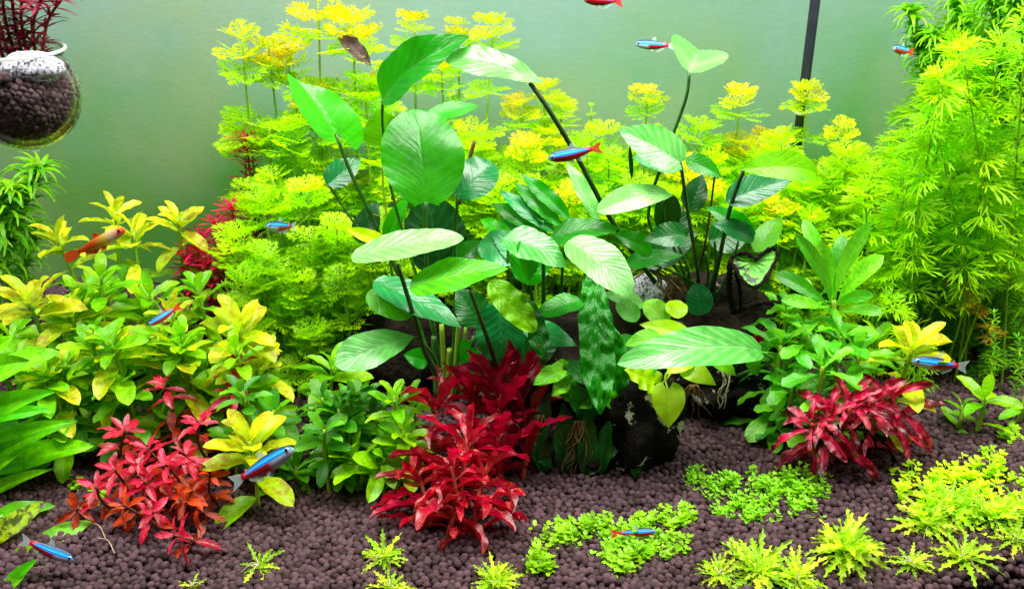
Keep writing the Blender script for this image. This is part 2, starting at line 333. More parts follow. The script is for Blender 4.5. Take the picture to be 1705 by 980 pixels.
def spline(pts, n=20):
    P = [Vector(p) for p in pts]
    if len(P) == 2: return [P[0].lerp(P[1], i / (n - 1)) for i in range(n)]
    Q = [P[0] * 2 - P[1]] + P + [P[-1] * 2 - P[-2]]; out = []; segs = len(P) - 1
    for i in range(n):
        t = i / (n - 1) * segs; k = min(int(t), segs - 1); f = t - k; a, b, c, d = Q[k:k + 4]
        out.append(0.5 * ((2 * b) + (c - a) * f + (2 * a - 5 * b + 4 * c - d) * f * f + (3 * b - a - 3 * c + d) * f ** 3))
    return out
def tube(path, r0, r1, sides=6, V=None, Fc=None, wob=0.0):
    V = [] if V is None else V; Fc = [] if Fc is None else Fc; base = len(V); n = len(path)
    ref = Vector((0.3, 1, 0.2)).normalized()
    for i, p in enumerate(path):
        t = (path[min(i + 1, n - 1)] - path[max(i - 1, 0)]).normalized(); x = t.cross(ref)
        if x.length < 1e-3: x = t.cross(Vector((1, 0, 0)))
        x.normalize(); y = t.cross(x); r = r0 + (r1 - r0) * i / (n - 1)
        if wob: r *= 1 + wob * random.uniform(-1, 1)
        for k in range(sides):
            a = 6.2832 * k / sides; V.append(p + x * math.cos(a) * r + y * math.sin(a) * r)
    for i in range(n - 1):
        for k in range(sides):
            a = base + i * sides + k; b = base + i * sides + (k + 1) % sides; Fc.append((a, b, b + sides, a + sides))
    Fc.append(tuple(base + k for k in range(sides))[::-1]); Fc.append(tuple(base + (n - 1) * sides + k for k in range(sides)))
    return V, Fc
def stalk(parent, pts, r0, r1, mat='stalk', name='stalk', n=16, sides=7):
    V, Fc = tube(spline(pts, n), r0, r1, sides); return part(name, V, Fc, M[mat], parent)

def hero(parent, a, b, wpx, roll=20, bend=0.4, fold=0.15, prof='ovate', mat='broad', wave=0.02, cord=0.0, twist=0.0, pucker=0.0, lobes=0, ldepth=0, nv=44, nu=12, wfreq=2.2, name='leaf', skew=0, curl=0):
    """one big blade from stalk end a to tip b, each (px, py, depth)"""
    A, B = at(*a), at(*b); ax = B - A; L = ax.length; ax.normalize(); mid = (A + B) / 2
    v = (CAM - mid).normalized(); n0 = (v - ax * v.dot(ax)).normalized(); m = ax.cross(n0)
    if m.z < 0: m = -m
    n = n0 * math.cos(R(roll)) + m * math.sin(R(roll))
    W = wpx / ppm(mid) / max(0.25, math.cos(R(roll)))
    V, Fc, UV = leafgrid(L, W, prof, nv, nu, bend, fold, wave, wfreq, cord, twist, curl, lobes, ldepth, pucker, True, random.randint(0, 9999), skew, .008 if wpx > 24 and mat in ('broad', 'pale', 'teal', 'limebroad', 'darkbroad') else 0)
    o = link(name, mesh(name, V, Fc, M[mat], UV), parent, basis(A - parent.location, ax, n, 1.0)); return o

# ------------------------------------------------------------------ the setting
# back wall: textured panel behind the tank
def grid_sheet(f, nx, ny):
    V = [f(i / nx, j / ny) for j in range(ny + 1) for i in range(nx + 1)]
    Fc = [(j * (nx + 1) + i, j * (nx + 1) + i + 1, (j + 1) * (nx + 1) + i + 1, (j + 1) * (nx + 1) + i) for j in range(ny) for i in range(nx)]
    return V, Fc
WY = 0.565
V, Fc = [], []
for x in (-0.75, 0.75):
    for y in (WY, WY + 0.01):
        for z in (-0.06, 0.34): V.append((x, y, z))
Fc = [(0, 1, 5, 4), (2, 6, 7, 3), (0, 2, 3, 1), (4, 5, 7, 6), (1, 3, 7, 5), (0, 4, 6, 2)]
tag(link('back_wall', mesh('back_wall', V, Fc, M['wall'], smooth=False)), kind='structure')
V, Fc = grid_sheet(lambda s, t: (-0.75 + 1.5 * s, 0.05 + 0.515 * t, gh(-0.75 + 1.5 * s, 0.05 + 0.515 * t) - 0.0045), 150, 60)
tag(link('ground', mesh('ground', V, Fc, M['soilbed'])), kind='structure')

# soil grains: one uncountable bed, instanced on computed rest points
def grain_nodes(name, mat):
    ng = bpy.data.node_groups.new(name, 'GeometryNodeTree')
    ng.interface.new_socket('Geometry', in_out='INPUT', socket_type='NodeSocketGeometry'); ng.interface.new_socket('Geometry', in_out='OUTPUT', socket_type='NodeSocketGeometry')
    gi = ng.nodes.new('NodeGroupInput'); go = ng.nodes.new('NodeGroupOutput'); L = ng.links
    g2i = ng.nodes.new('GeometryNodeGeometryToInstance')
    for k in range(4):
        ico = ng.nodes.new('GeometryNodeMeshIcoSphere'); ico.inputs['Radius'].default_value = 1.0; ico.inputs['Subdivisions'].default_value = 3
        nz = ng.nodes.new('ShaderNodeTexNoise'); nz.noise_dimensions = '4D'; nz.inputs['Scale'].default_value = 0.95; nz.inputs['Detail'].default_value = 1.5; nz.inputs['W'].default_value = k * 5.3
        sub = ng.nodes.new('ShaderNodeVectorMath'); sub.operation = 'SUBTRACT'; sub.inputs[1].default_value = (0.5, 0.5, 0.5)
        sc = ng.nodes.new('ShaderNodeVectorMath'); sc.operation = 'SCALE'; sc.inputs['Scale'].default_value = 0.75
        sp = ng.nodes.new('GeometryNodeSetPosition'); ss = ng.nodes.new('GeometryNodeSetShadeSmooth'); sm = ng.nodes.new('GeometryNodeSetMaterial'); sm.inputs['Material'].default_value = mat
        L.new(nz.outputs['Color'], sub.inputs[0]); L.new(sub.outputs[0], sc.inputs[0]); L.new(sc.outputs[0], sp.inputs['Offset'])
        L.new(ico.outputs[0], sp.inputs[0]); L.new(sp.outputs[0], ss.inputs[0]); L.new(ss.outputs[0], sm.inputs[0]); L.new(sm.outputs[0], g2i.inputs[0])
    iop = ng.nodes.new('GeometryNodeInstanceOnPoints'); iop.inputs['Pick Instance'].default_value = True
    L.new(gi.outputs[0], iop.inputs['Points']); L.new(g2i.outputs[0], iop.inputs['Instance'])
    for nm, ty, tgt in (('rot', 'FLOAT_VECTOR', 'Rotation'), ('scl', 'FLOAT_VECTOR', 'Scale'), ('pick', 'INT', 'Instance Index')):
        a = ng.nodes.new('GeometryNodeInputNamedAttribute'); a.data_type = ty; a.inputs[0].default_value = nm
        if tgt == 'Rotation':
            e = ng.nodes.new('FunctionNodeEulerToRotation'); L.new(a.outputs[0], e.inputs[0]); L.new(e.outputs[0], iop.inputs[tgt])
        else: L.new(a.outputs[0], iop.inputs[tgt])
    L.new(iop.outputs[0], go.inputs[0]); return ng
GN = grain_nodes('soil_grains', M['soilgrain'])
def grains(name, P, rad):
    n = len(P); me = bpy.data.meshes.new(name); me.vertices.add(n); me.vertices.foreach_set('co', np.asarray(P, dtype=np.float32).ravel())
    a = me.attributes.new('rot', 'FLOAT_VECTOR', 'POINT'); a.data.foreach_set('vector', (RNG.random((n, 3)) * 6.28).astype(np.float32).ravel())
    s = rad * (0.82 + 0.32 * RNG.random((n, 1))) * (1 + 0.08 * RNG.standard_normal((n, 3)))
    a = me.attributes.new('scl', 'FLOAT_VECTOR', 'POINT'); a.data.foreach_set('vector', s.astype(np.float32).ravel())
    a = me.attributes.new('pick', 'INT', 'POINT'); a.data.foreach_set('value', RNG.integers(0, 4, n).astype(np.int32))
    me.materials.append(M['soilgrain']); me.update()
    o = bpy.data.objects.new(name, me); COL.objects.link(o); md = o.modifiers.new('grains', 'NODES'); md.node_group = GN
    return o
d = 0.0030
def layer(off, zoff, zj):
    xs = np.arange(-0.40, 0.40, d); ys = np.arange(0.235, 0.55, d * 0.88); X, Y = np.meshgrid(xs, ys)
    X = X + (np.arange(len(ys)) % 2)[:, None] * d / 2 + off[0]; Y = Y + off[1]
    X += RNG.uniform(-.62, .62, X.shape) * d; Y += RNG.uniform(-.62, .62, X.shape) * d
    for _ in range(14):
        dX = np.zeros_like(X); dY = np.zeros_like(Y)
        for si in (0, 1, 2):
            for sj in (-2, -1, 0, 1, 2):
                if si == 0 and sj <= 0: continue
                h, wd = X.shape; j0, j1 = max(0, -sj), wd - max(0, sj)
                ax, ay = X[:h - si, j0:j1], Y[:h - si, j0:j1]; bx, by = X[si:, j0 + sj:j1 + sj], Y[si:, j0 + sj:j1 + sj]
                ex, ey = bx - ax, by - ay; r = np.sqrt(ex * ex + ey * ey) + 1e-9; push = np.clip(d * 0.94 - r, 0, None) * 0.35 / r
                dX[:h - si, j0:j1] -= ex * push; dY[:h - si, j0:j1] -= ey * push; dX[si:, j0 + sj:j1 + sj] += ex * push; dY[si:, j0 + sj:j1 + sj] += ey * push
        X += dX; Y += dY
    X, Y = X.ravel(), Y.ravel()
    keep = np.abs(X) < (Y * 0.62 + 0.10); X, Y = X[keep], Y[keep]
    Z = np.array([gh(a, b) for a, b in zip(X, Y)]) + zoff + RNG.uniform(-zj, zj, len(X))
    return np.stack([X, Y, Z], 1)
P = np.concatenate([layer((0, 0), 0.0, 0.0006), layer((d / 2, d / 3), -0.0021, 0.0006)])
tag(grains('soil', P, 0.00164), 'dark brown round aquarium soil granules covering the tank floor', 'soil', kind='stuff')

# ------------------------------------------------------------------ stones
def stone(name, label, loc, size, mat, seed, rough=0.25, rot=0, cat='stone', group=None, sub=4):
    import bmesh
    from mathutils import noise as mn
    bm = bmesh.new(); bmesh.ops.create_icosphere(bm, subdivisions=sub, radius=1.0)
    for v in bm.verts:
        p = v.co.copy(); o = Vector((seed * 3.1, seed, 0))
        k = 1 + rough * (mn.noise(p * 1.3 + o) * 1.5 + mn.noise(p * 3.1 + o) * 0.7 + mn.noise(p * 7 + o) * 0.32 + mn.noise(p * 15 + o) * 0.14)
        q = p * k; v.co = Vector((q.x * size[0], q.y * size[1], q.z * size[2]))
    bmesh.ops.rotate(bm, verts=bm.verts, matrix=Matrix.Rotation(rot, 3, 'Z'))
    me = bpy.data.meshes.new(name); bm.to_mesh(me); bm.free(); me.materials.append(M[mat]); me.polygons.foreach_set('use_smooth', [True] * len(me.polygons))
    o = link(name, me); o.location = loc; tag(o, label, cat, group); return o
stone('stone', 'black stone with white patch under the lime heart shaped leaves', at(1060, 705, 0.368), (0.019, 0.017, 0.027), 'rockblack', 3, 0.32)
stone('stone', 'low black stone at the foot of the central stone pile, half buried in the soil', at(985, 755, 0.366), (0.024, 0.013, 0.011), 'rockdark', 5, 0.3)
stone('stone', 'large dark stone behind the puckered dark green leaves', at(960, 640, 0.405), (0.040, 0.026, 0.040), 'rockdark', 9, 0.25)
stone('stone', 'dark stone under the right end of the big front leaf with roots over it', at(1185, 625, 0.405), (0.025, 0.018, 0.017), 'rockblack', 14, 0.3)
stone('stone', 'dark stone left of the red plant below the pale drooping leaf', at(672, 605, 0.43), (0.026, 0.02, 0.034), 'rockdark', 21, 0.3)
stone('stone', 'speckled grey stone wrapped by roots behind the pale front leaves', at(1078, 492, 0.43), (0.010, 0.009, 0.010), 'rockwhite', 23, 0.25)
stone('stone', 'dark stone in the shade beneath the tall right broad leaves', at(1175, 520, 0.45), (0.034, 0.02, 0.022), 'rockdark', 27, 0.25)

# ------------------------------------------------------------------ broad leaved plants
def st(parent, pts, wpx=9, mat='stalk', w1=None):
    P = [p if isinstance(p, Vector) else at(*p) for p in pts]; s = ppm(P[len(P) // 2])
    stalk(parent, P, wpx / s / 2 * .88, (w1 or wpx * 0.75) / s / 2 * .85, mat, 'leaf_stalk')
rootA = at(738, 640, 0.405)
A = thing('broad_leaved_plant', 'big broad leaved green plant left of centre with one round upright leaf facing out', 'plant', rootA)
hero(A, (709, 337, .395), (692, 182, .42), 138, 12, 0.5, 0.12, 'round', 'broad', 0.02, 0.05)
st(A, [(735, 640, .405), (716, 500, .40), (708, 400, .395), (709, 336, .395)], 10)
hero(A, (560, 222, .41), (487, 128, .425), 78, 30, 0.5, 0.35, 'heart', 'broad', 0.02, 0.30, skew=-1.5)
st(A, [(728, 640, .405), (690, 520, .41), (625, 375, .41), (585, 290, .41), (560, 224, .41)], 9)
hero(A, (638, 243, .43), (632, 180, .43), 68, 10, 0.3, 0.2, 'ovate', 'limebroad')
st(A, [(740, 620, .415), (668, 470, .425), (640, 330, .43), (638, 245, .43)], 6, 'stalklight')
hero(A, (637, 165, .41), (782, 62, .40), 72, 38, 0.9, 0.3, 'ovate', 'broad', 0.04)
st(A, [(742, 620, .41), (700, 480, .42), (655, 330, .425), (638, 220, .42), (637, 167, .41)], 7)
hero(A, (905, 138, .385), (742, 95, .40), 48, 35, 0.6, 0.12, 'oblong', 'pale', 0.05)
hero(A, (700, 200, .425), (797, 177, .43), 27, 40, 0.5, 0.1, 'lance', 'broad')
hero(A, (760, 328, .405), (822, 272, .42), 70, 20, 0.5, 0.2, 'round', 'teal', 0.03)
st(A, [(750, 640, .41), (758, 520, .41), (757, 400, .405), (762, 328, .405)], 8)
hero(A, (545, 308, .43), (600, 265, .44), 46, 20, 0.4, 0.2, 'ovate', 'teal')
st(A, [(728, 630, .41), (640, 450, .43), (575, 350, .43), (547, 308, .43)], 5)
hero(A, (735, 455, .43), (712, 325, .44), 105, 5, 0.3, 0.1, 'round', 'darkbroad')
hero(A, (640, 405, .425), (678, 328, .43), 30, 15, 0.5, 0.2, 'lance', 'broad')
hero(A, (600, 405, .43), (628, 335, .44), 45, 15, 0.4, 0.2, 'ovate', 'darkbroad')
hero(A, (585, 428, .365), (772, 397, .355), 46, 45, 0.28, 0.10, 'round', 'pale', 0.02)
st(A, [(735, 640, .395), (705, 580, .375), (684, 510, .362), (662, 440, .362)], 11, 'stalkdark')
hero(A, (682, 478, .352), (846, 447, .348), 56, 45, 0.3, 0.12, 'ovate', 'limebroad', 0.03)
st(A, [(836, 640, .39), (820, 590, .37), (800, 530, .355), (783, 484, .351)], 10, 'stalkdark')
hero(A, (622, 468, .375), (768, 545, .365), 52, 42, 0.3, 0.1, 'ovate', 'teal', 0.03)
hero(A, (612, 487, .372), (684, 528, .365), 48, 18, 0.3, 0.15, 'round', 'limebroad', 0.04)
hero(A, (690, 560, .37), (558, 608, .355), 62, 30, 0.45, 0.15, 'oblong', 'pale', 0.03)
st(A, [(738, 640, .395), (725, 600, .385), (705, 572, .375), (686, 560, .37)], 8, 'stalk')
hero(A, (655, 408, .37), (576, 380, .375), 26, 20, -0.4, 0.5, 'lance', 'heart', 0.03)
hero(A, (712, 600, .39), (672, 590, .385), 36, 10, 0.3, 0.2, 'ovate', 'broad')
hero(A, (795, 650, .395), (770, 560, .40), 40, 20, 0.4, 0.2, 'lance', 'broad')
for (x0, x1, y1) in ((728, 722, 560), (742, 735, 540), (752, 765, 520), (763, 775, 545), (745, 748, 580), (758, 790, 560)):
    st(A, [(x0, 655, .40), (x0 + (x1 - x0) * 0.4, 620, .40), (x1, y1, .40)], random.uniform(8, 15), random.choice(['stalklight', 'stalk']))
# middle plant
rootM = at(905, 560, 0.415)
Mi = thing('broad_leaved_plant', 'middle broad leaved plant with long wavy upright leaves above two pale arching leaves', 'plant', rootM)
hero(Mi, (838, 398, .37), (946, 446, .365), 54, 40, 0.9, 0.15, 'ovate', 'pale', 0.04)
st(Mi, [(905, 560, .40), (905, 500, .385), (905, 430, .37)], 10, 'stalk')
hero(Mi, (945, 402, .37), (1050, 490, .355), 66, 36, 0.8, 0.12, 'round', 'pale', 0.02)
hero(Mi, (915, 400, .39), (1032, 380, .385), 42, 38, 0.7, 0.15, 'ovate', 'broad', 0.05)
hero(Mi, (802, 400, .41), (880, 440, .40), 62, 25, 0.4, 0.15, 'ovate', 'teal', 0.03)
hero(Mi, (900, 455, .40), (820, 392, .41), 50, 25, 0.4, 0.15, 'ovate', 'teal', 0.03)
hero(Mi, (870, 470, .385), (905, 400, .39), 70, 25, 0.4, 0.15, 'round', 'broad', 0.03)
st(Mi, [(895, 560, .41), (850, 470, .40), (846, 410, .40)], 8)
for a, b, wd, mt in (((915, 395), (818, 338), 30, 'broad'), ((925, 388), (832, 318), 30, 'teal'), ((935, 378), (858, 305), 30, 'broad'), ((952, 368), (868, 290), 28, 'broad'),
                     ((998, 372), (943, 270), 26, 'pale'), ((905, 372), (880, 322), 22, 'broad'), ((860, 400), (800, 365), 24, 'broad'), ((905, 400), (812, 372), 26, 'teal')):
    hero(Mi, (*a, .415), (*b, .43), wd, 15, 0.5, 0.25, 'lance', mt, 0.10, wfreq=2.5)
hero(Mi, (832, 512, .38), (834, 603, .375), 84, 8, 0.4, 0.15, 'round', 'teal', 0.03, 0.15)
hero(Mi, (968, 500, .375), (886, 530, .365), 36, 35, 0.4, 0.2, 'ovate', 'broad', 0.04)
hero(Mi, (1072, 507, .40), (1000, 490, .395), 28, 35, 0.4, 0.2, 'ovate', 'pale', 0.04)
hero(Mi, (760, 440, .41), (800, 400, .415), 40, 20, 0.4, 0.2, 'ovate', 'broad')
hero(Mi, (800, 540, .39), (760, 480, .395), 60, 20, 0.4, 0.2, 'ovate', 'darkbroad')
hero(Mi, (860, 620, .385), (930, 545, .385), 60, 15, 0.4, 0.2, 'round', 'darkbroad')
hero(Mi, (870, 545, .375), (960, 575, .375), 40, 30, 0.4, 0.2, 'ovate', 'teal')
hero(Mi, (820, 640, .40), (780, 590, .40), 50, 20, 0.4, 0.2, 'ovate', 'darkbroad')
hero(Mi, (870, 400, .37), (880, 470, .36), 34, 50, 0.3, 0.2, 'ovate', 'broad')
st(Mi, [(1090, 470, .42), (1020, 370, .405), (960, 260, .39), (915, 185, .385), (882, 138, .386)], 11, 'stalkdark', 9)
st(Mi, [(905, 560, .41), (890, 520, .40), (880, 460, .39)], 8)
st(Mi, [(940, 560, .41), (935, 480, .41), (940, 410, .40)], 7)
st(Mi, [(790, 235, .44), (775, 290, .44), (765, 340, .44)], 8, 'stalkbrown')
# small yellow dying leaf between the stems
hero(Mi, (957, 372, .42), (950, 345, .42), 16, 10, 0.3, 0.3, 'round', 'heart')
# right plant
rootB = at(1160, 480, 0.435)
B = thing('broad_leaved_plant', 'tall right broad leaved plant with one heart shaped leaf held high above the rest', 'plant', rootB)
hero(B, (1148, 122, .405), (1163, 84, .445), 118, 0, 0.1, 0.62, 'heart', 'pale', 0.0, 0.10)
st(B, [(1150, 480, .43), (1080, 370, .425), (1112, 250, .41), (1142, 165, .405), (1148, 121, .405)], 8, 'stalk')
hero(B, (1134, 271, .395), (1030, 216, .40), 66, 25, 0.5, 0.2, 'ovate', 'pale', 0.02, 0.1, curl=0.1)
st(B, [(1165, 485, .43), (1160, 440, .41), (1145, 350, .40), (1133, 270, .395)], 9, 'stalkdark')
hero(B, (1130, 282, .41), (1052, 262, .415), 30, 30, 0.4, 0.2, 'ovate', 'teal')
hero(B, (1120, 325, .40), (994, 352, .385), 42, 25, 1.25, 0.15, 'oblong', 'pale', 0.03)
st(B, [(1145, 470, .43), (1110, 380, .415), (1105, 340, .405), (1118, 326, .40)], 6)
hero(B, (1110, 320, .41), (1110, 400, .42), 45, 10, 0.3, 0.2, 'ovate', 'darkbroad')
hero(B, (1236, 282, .39), (1362, 292, .40), 48, 22, 1.5, 0.2, 'lance', 'limebroad', 0.03)
st(B, [(1185, 490, .43), (1198, 430, .41), (1215, 350, .40), (1238, 284, .39)], 10, 'stalkdark')
hero(B, (1209, 335, .40), (1322, 297, .40), 50, 25, 0.6, 0.15, 'ovate', 'teal', 0.02)
hero(B, (1142, 264, .415), (1202, 295, .41), 32, 25, 0.6, 0.2, 'ovate', 'broad')
st(B, [(1160, 470, .435), (1175, 400, .42), (1184, 340, .415), (1190, 293, .41)], 5, 'stalkbrown')
hero(B, (1175, 345, .41), (1256, 395, .405), 34, 25, 0.9, 0.2, 'oblong', 'broad', 0.03)
hero(B, (1185, 372, .40), (1256, 398, .40), 34, 30, 0.7, 0.2, 'oblong', 'teal', 0.03)
hero(B, (1180, 400, .42), (1250, 385, .425), 60, 10, 0.3, 0.2, 'ovate', 'darkbroad')
hero(B, (1122, 405, .41), (1122, 340, .42), 52, 8, 0.3, 0.1, 'round', 'darkbroad')
hero(B, (1140, 390, .39), (1072, 400, .385), 44, 20, 0.6, 0.25, 'ovate', 'darkbroad', 0.04)
hero(B, (1085, 420, .395), (1020, 388, .39), 34, 30, 0.5, 0.2, 'ovate', 'broad', 0.04)
hero(B, (1040, 440, .41), (1138, 425, .40), 30, 30, 0.4, 0.2, 'ovate', 'broad', 0.03)
hero(B, (1070, 440, .42), (1160, 385, .43), 60, 15, 0.4, 0.2, 'ovate', 'darkbroad')
hero(B, (1150, 350, .425), (1170, 290, .43), 44, 15, 0.4, 0.2, 'ovate', 'darkbroad')
hero(B, (1165, 525, .405), (1160, 472, .41), 46, 15, 0.5, 0.2, 'round', 'teal')
hero(B, (1258, 420, .425), (1302, 362, .44), 40, 15, 0.4, 0.3, 'ovate', 'limebroad')
hero(B, (1192, 350, .425), (1200, 430, .425), 14, 15, 0.4, 0.3, 'lance', 'limebroad')
for x0, y0, x1, y1 in ((1170, 480, 1090, 440), (1180, 490, 1190, 400), (1190, 500, 1230, 400), (1150, 490, 1130, 410), (1172, 500, 1175, 420)):
    st(B, [(x0, y0, .43), ((x0 + x1) / 2 + 6, (y0 + y1) / 2, .42), (x1, y1, .415)], 7)
hero(B, (1048, 240, .43), (1052, 300, .43), 9, 10, 0.1, 0.6, 'lance', 'stalkdark' if False else 'darkbroad')
# trailing lime plant with the big front leaf
rootC = at(1130, 590, 0.395)
Cp = thing('broad_leaved_plant', 'low plant with one huge pale front leaf and lime heart shaped leaves below', 'plant', rootC)
hero(Cp, (1268, 585, .37), (1028, 606, .34), 66, 24, 1.0, 0.15, 'round', 'pale', 0.03, 0.05, nv=30, nu=12)
st(Cp, [(1185, 640, .395), (1240, 620, .39), (1285, 600, .38), (1266, 586, .37)], 8)
hero(Cp, (1112, 648, .355), (1113, 712, .345), 56, 10, 0.3, 0.12, 'heart', 'heart', 0.02, 0.22)
hero(Cp, (1140, 610, .36), (1192, 641, .352), 38, 20, 0.4, 0.15, 'heart', 'heart', 0.02, 0.1)
hero(Cp, (1098, 640, .36), (1040, 615, .355), 44, 20, 0.4, 0.15, 'ovate', 'heart', 0.12, 0.1, wfreq=4)
hero(Cp, (1148, 588, .365), (1112, 622, .355), 44, 15, 0.4, 0.15, 'ovate', 'heart', 0.03)
hero(Cp, (1180, 590, .37), (1225, 625, .365), 26, 25, 0.5, 0.2, 'ovate', 'limebroad', 0.03)
hero(Cp, (1245, 590, .385), (1262, 625, .385), 24, 25, 0.5, 0.2, 'ovate', 'limebroad', 0.03)
hero(Cp, (1150, 560, .38), (1065, 540, .38), 32, 25, 0.5, 0.2, 'ovate', 'heart', 0.03)
hero(Cp, (1100, 560, .375), (1040, 575, .37), 32, 25, 0.5, 0.2, 'ovate', 'limebroad', 0.03)
hero(Cp, (1110, 540, .39), (1075, 500, .40), 40, 20, 0.4, 0.2, 'round', 'limebroad', 0.03)
hero(Cp, (1130, 530, .39), (1120, 500, .40), 36, 20, 0.4, 0.2, 'round', 'heart', 0.03)
hero(Cp, (1060, 535, .385), (1030, 500, .395), 34, 20, 0.4, 0.2, 'round', 'limebroad', 0.03)
hero(Cp, (1090, 600, .365), (1060, 640, .36), 30, 20, 0.4, 0.2, 'ovate', 'limebroad', 0.03)
hero(Cp, (1030, 560, .38), (1060, 590, .37), 30, 20, 0.4, 0.2, 'ovate', 'broad', 0.03)
for p in ([(1135, 600, .38), (1150, 580, .37), (1148, 588, .365)], [(1130, 600, .38), (1108, 625, .365), (1112, 648, .355)], [(1140, 600, .38), (1150, 600, .37), (1141, 610, .36)],
          [(1120, 600, .38), (1105, 570, .385), (1100, 545, .39)], [(1130, 600, .38), (1110, 630, .365), (1098, 641, .36)]):
    st(Cp, p, 5, 'stalklight')
# puckered dark leaves
rootD = at(985, 700, 0.372)
D = thing('puckered_leaf_plant', 'dark green plant with long puckered strap leaves clinging to the central stone', 'plant', rootD)
hero(D, (985, 452, .385), (1000, 690, .345), 58, 5, 0.35, 0.15, 'strap', 'pucker', 0.08, pucker=0.06, wfreq=6, nv=46, nu=14)
hero(D, (1030, 690, .362), (1010, 530, .37), 48, 15, 0.35, 0.15, 'strap', 'pucker', 0.08, pucker=0.035, wfreq=6, nv=46, nu=14)
hero(D, (815, 468, .37), (892, 552, .36), 50, 10, 0.4, 0.2, 'round', 'puckerlime', 0.08, pucker=0.03, wfreq=4, nv=30, nu=12)
hero(D, (880, 500, .37), (905, 598, .355), 34, 10, 0.4, 0.2, 'strap', 'pucker', 0.12, pucker=0.03, wfreq=4, nv=30, nu=12)
for a, b, wd, mt in (((960, 605), (888, 640), 30, 'puckerlime'), ((930, 640), (985, 680), 34, 'puckerlime'), ((960, 620), (920, 660), 26, 'puckerlime'), ((975, 625), (990, 655), 18, 'puckerlime'),
                     ((945, 600), (972, 640), 30, 'pucker'), ((985, 700), (950, 640), 44, 'pucker'), ((1020, 670), (985, 640), 30, 'puckerlime')):
    hero(D, (*a, .365), (*b, .352), wd, 15, 0.8, 0.2, 'strap', mt, 0.16, pucker=0.03, wfreq=3, nv=24, nu=10)
for x0, y0, x1, y1, wd in ((905, 790, 895, 685, 40), (940, 790, 938, 670, 44), (975, 795, 975, 680, 36), (920, 780, 860, 720, 26), (1000, 790, 1015, 700, 32), (890, 770, 915, 650, 34), (960, 800, 1035, 740, 24), (930, 795, 960, 715, 34), (1060, 800, 1050, 720, 26)):
    hero(D, (x0, y0, .350), (x1, y1, .356 if x0 > 930 else .36), wd, 20, 0.3, 0.3, 'lance', 'darkbroad', 0.10)
# roots
def root_tuft(label, px, py, Y, n, lo, hi, mat='root', spread=40, wpx=2.2):
    r = thing('roots', label, 'roots', at(px, py, Y))
    for i in range(n):
        p = at(px + random.uniform(-8, 8), py, Y); L = random.uniform(lo, hi) / ppm(p); a = random.uniform(-1, 1) * spread / ppm(p); q = [p]
        for k in range(1, 7):
            q.append(p + Vector((a * k / 6 + random.gauss(0, L * 0.04), random.gauss(0, L * 0.05) - L * 0.02 * k, -L * k / 6)))
        for v in q: v.z = max(v.z, gh(v.x, v.y) + 0.002)
        stalk(r, q, wpx / ppm(p) / 2, wpx / ppm(p) / 5, mat, 'root', 14, 5)
root_tuft('two long pale wavy roots hanging below the big front leaf to the soil', 1215, 590, .372, 3, 95, 120, 'root', 30, 4)
root_tuft('tuft of thin brown roots under the lime heart shaped leaves', 1155, 640, .365, 16, 30, 75, 'rootbrown', 60, 2)
root_tuft('curled pale brown roots wrapped over the speckled stone', 1080, 440, .42, 7, 30, 70, 'rootbrown', 70, 5)
root_tuft('long fine brown roots hanging over the black central stone', 900, 690, .355, 16, 60, 120, 'rootbrown', 30, 2)
root_tuft('wispy roots hanging in the dark beside the low black stone', 965, 700, .352, 14, 60, 110, 'rootbrown', 40, 2)
root_tuft('brown root mass behind the teal round leaf in the stone pile', 1125, 460, .43, 18, 30, 60, 'rootbrown', 40, 3)

# algae edged heart leaf
H = thing('algae_edged_leaf', 'green heart shaped leaf rimmed with black algae on a fouled stalk', 'leaf', at(1225, 520, .40))
rim = [(1258, 432), (1243, 421), (1226, 424), (1217, 433), (1226, 450), (1236, 466), (1249, 476), (1262, 476), (1276, 462), (1288, 440), (1295, 424), (1288, 413), (1272, 420), (1258, 432)]
rp = spline([at(x, y, .392 - .0002 * (y - 420)) for x, y in rim], 64); cc = sum(rp, Vector()) / 64; Vb = [cc + Vector((0, .003, 0))] + [cc.lerp(p, .5) + Vector((0, .0018 + random.gauss(0, .0004), 0)) for p in rp[:-1]] + rp[:-1]; nb = 63
Fb = [(0, 1 + k, 1 + (k + 1) % nb) for k in range(nb)] + [(1 + k, 1 + nb + k, 1 + nb + (k + 1) % nb, 1 + (k + 1) % nb) for k in range(nb)]
part('blade', Vb, Fb, M['spotleaf'], H)
Vt, Ft = tube(spline([at(x, y, .392 - .0002 * (y - 420)) for x, y in rim], 70), 0.0009, 0.0009, 6, wob=0.5); part('algae_rim', Vt, Ft, M['fuzz'], H)
for pts, wd in (([(1217, 433, .392), (1214, 480, .395), (1222, 520, .40)], 11), ([(1222, 520, .40), (1260, 505, .40), (1300, 503, .40)], 10), ([(1222, 440, .394), (1232, 480, .396), (1234, 520, .40)], 8)):
    P = spline([at(*p) for p in pts], 24); s = ppm(P[0]); Vt, Ft = tube(P, wd / s / 2, wd / s / 2.4, 7, wob=0.3); part('fouled_stalk', Vt, Ft, M['fuzz'], H)

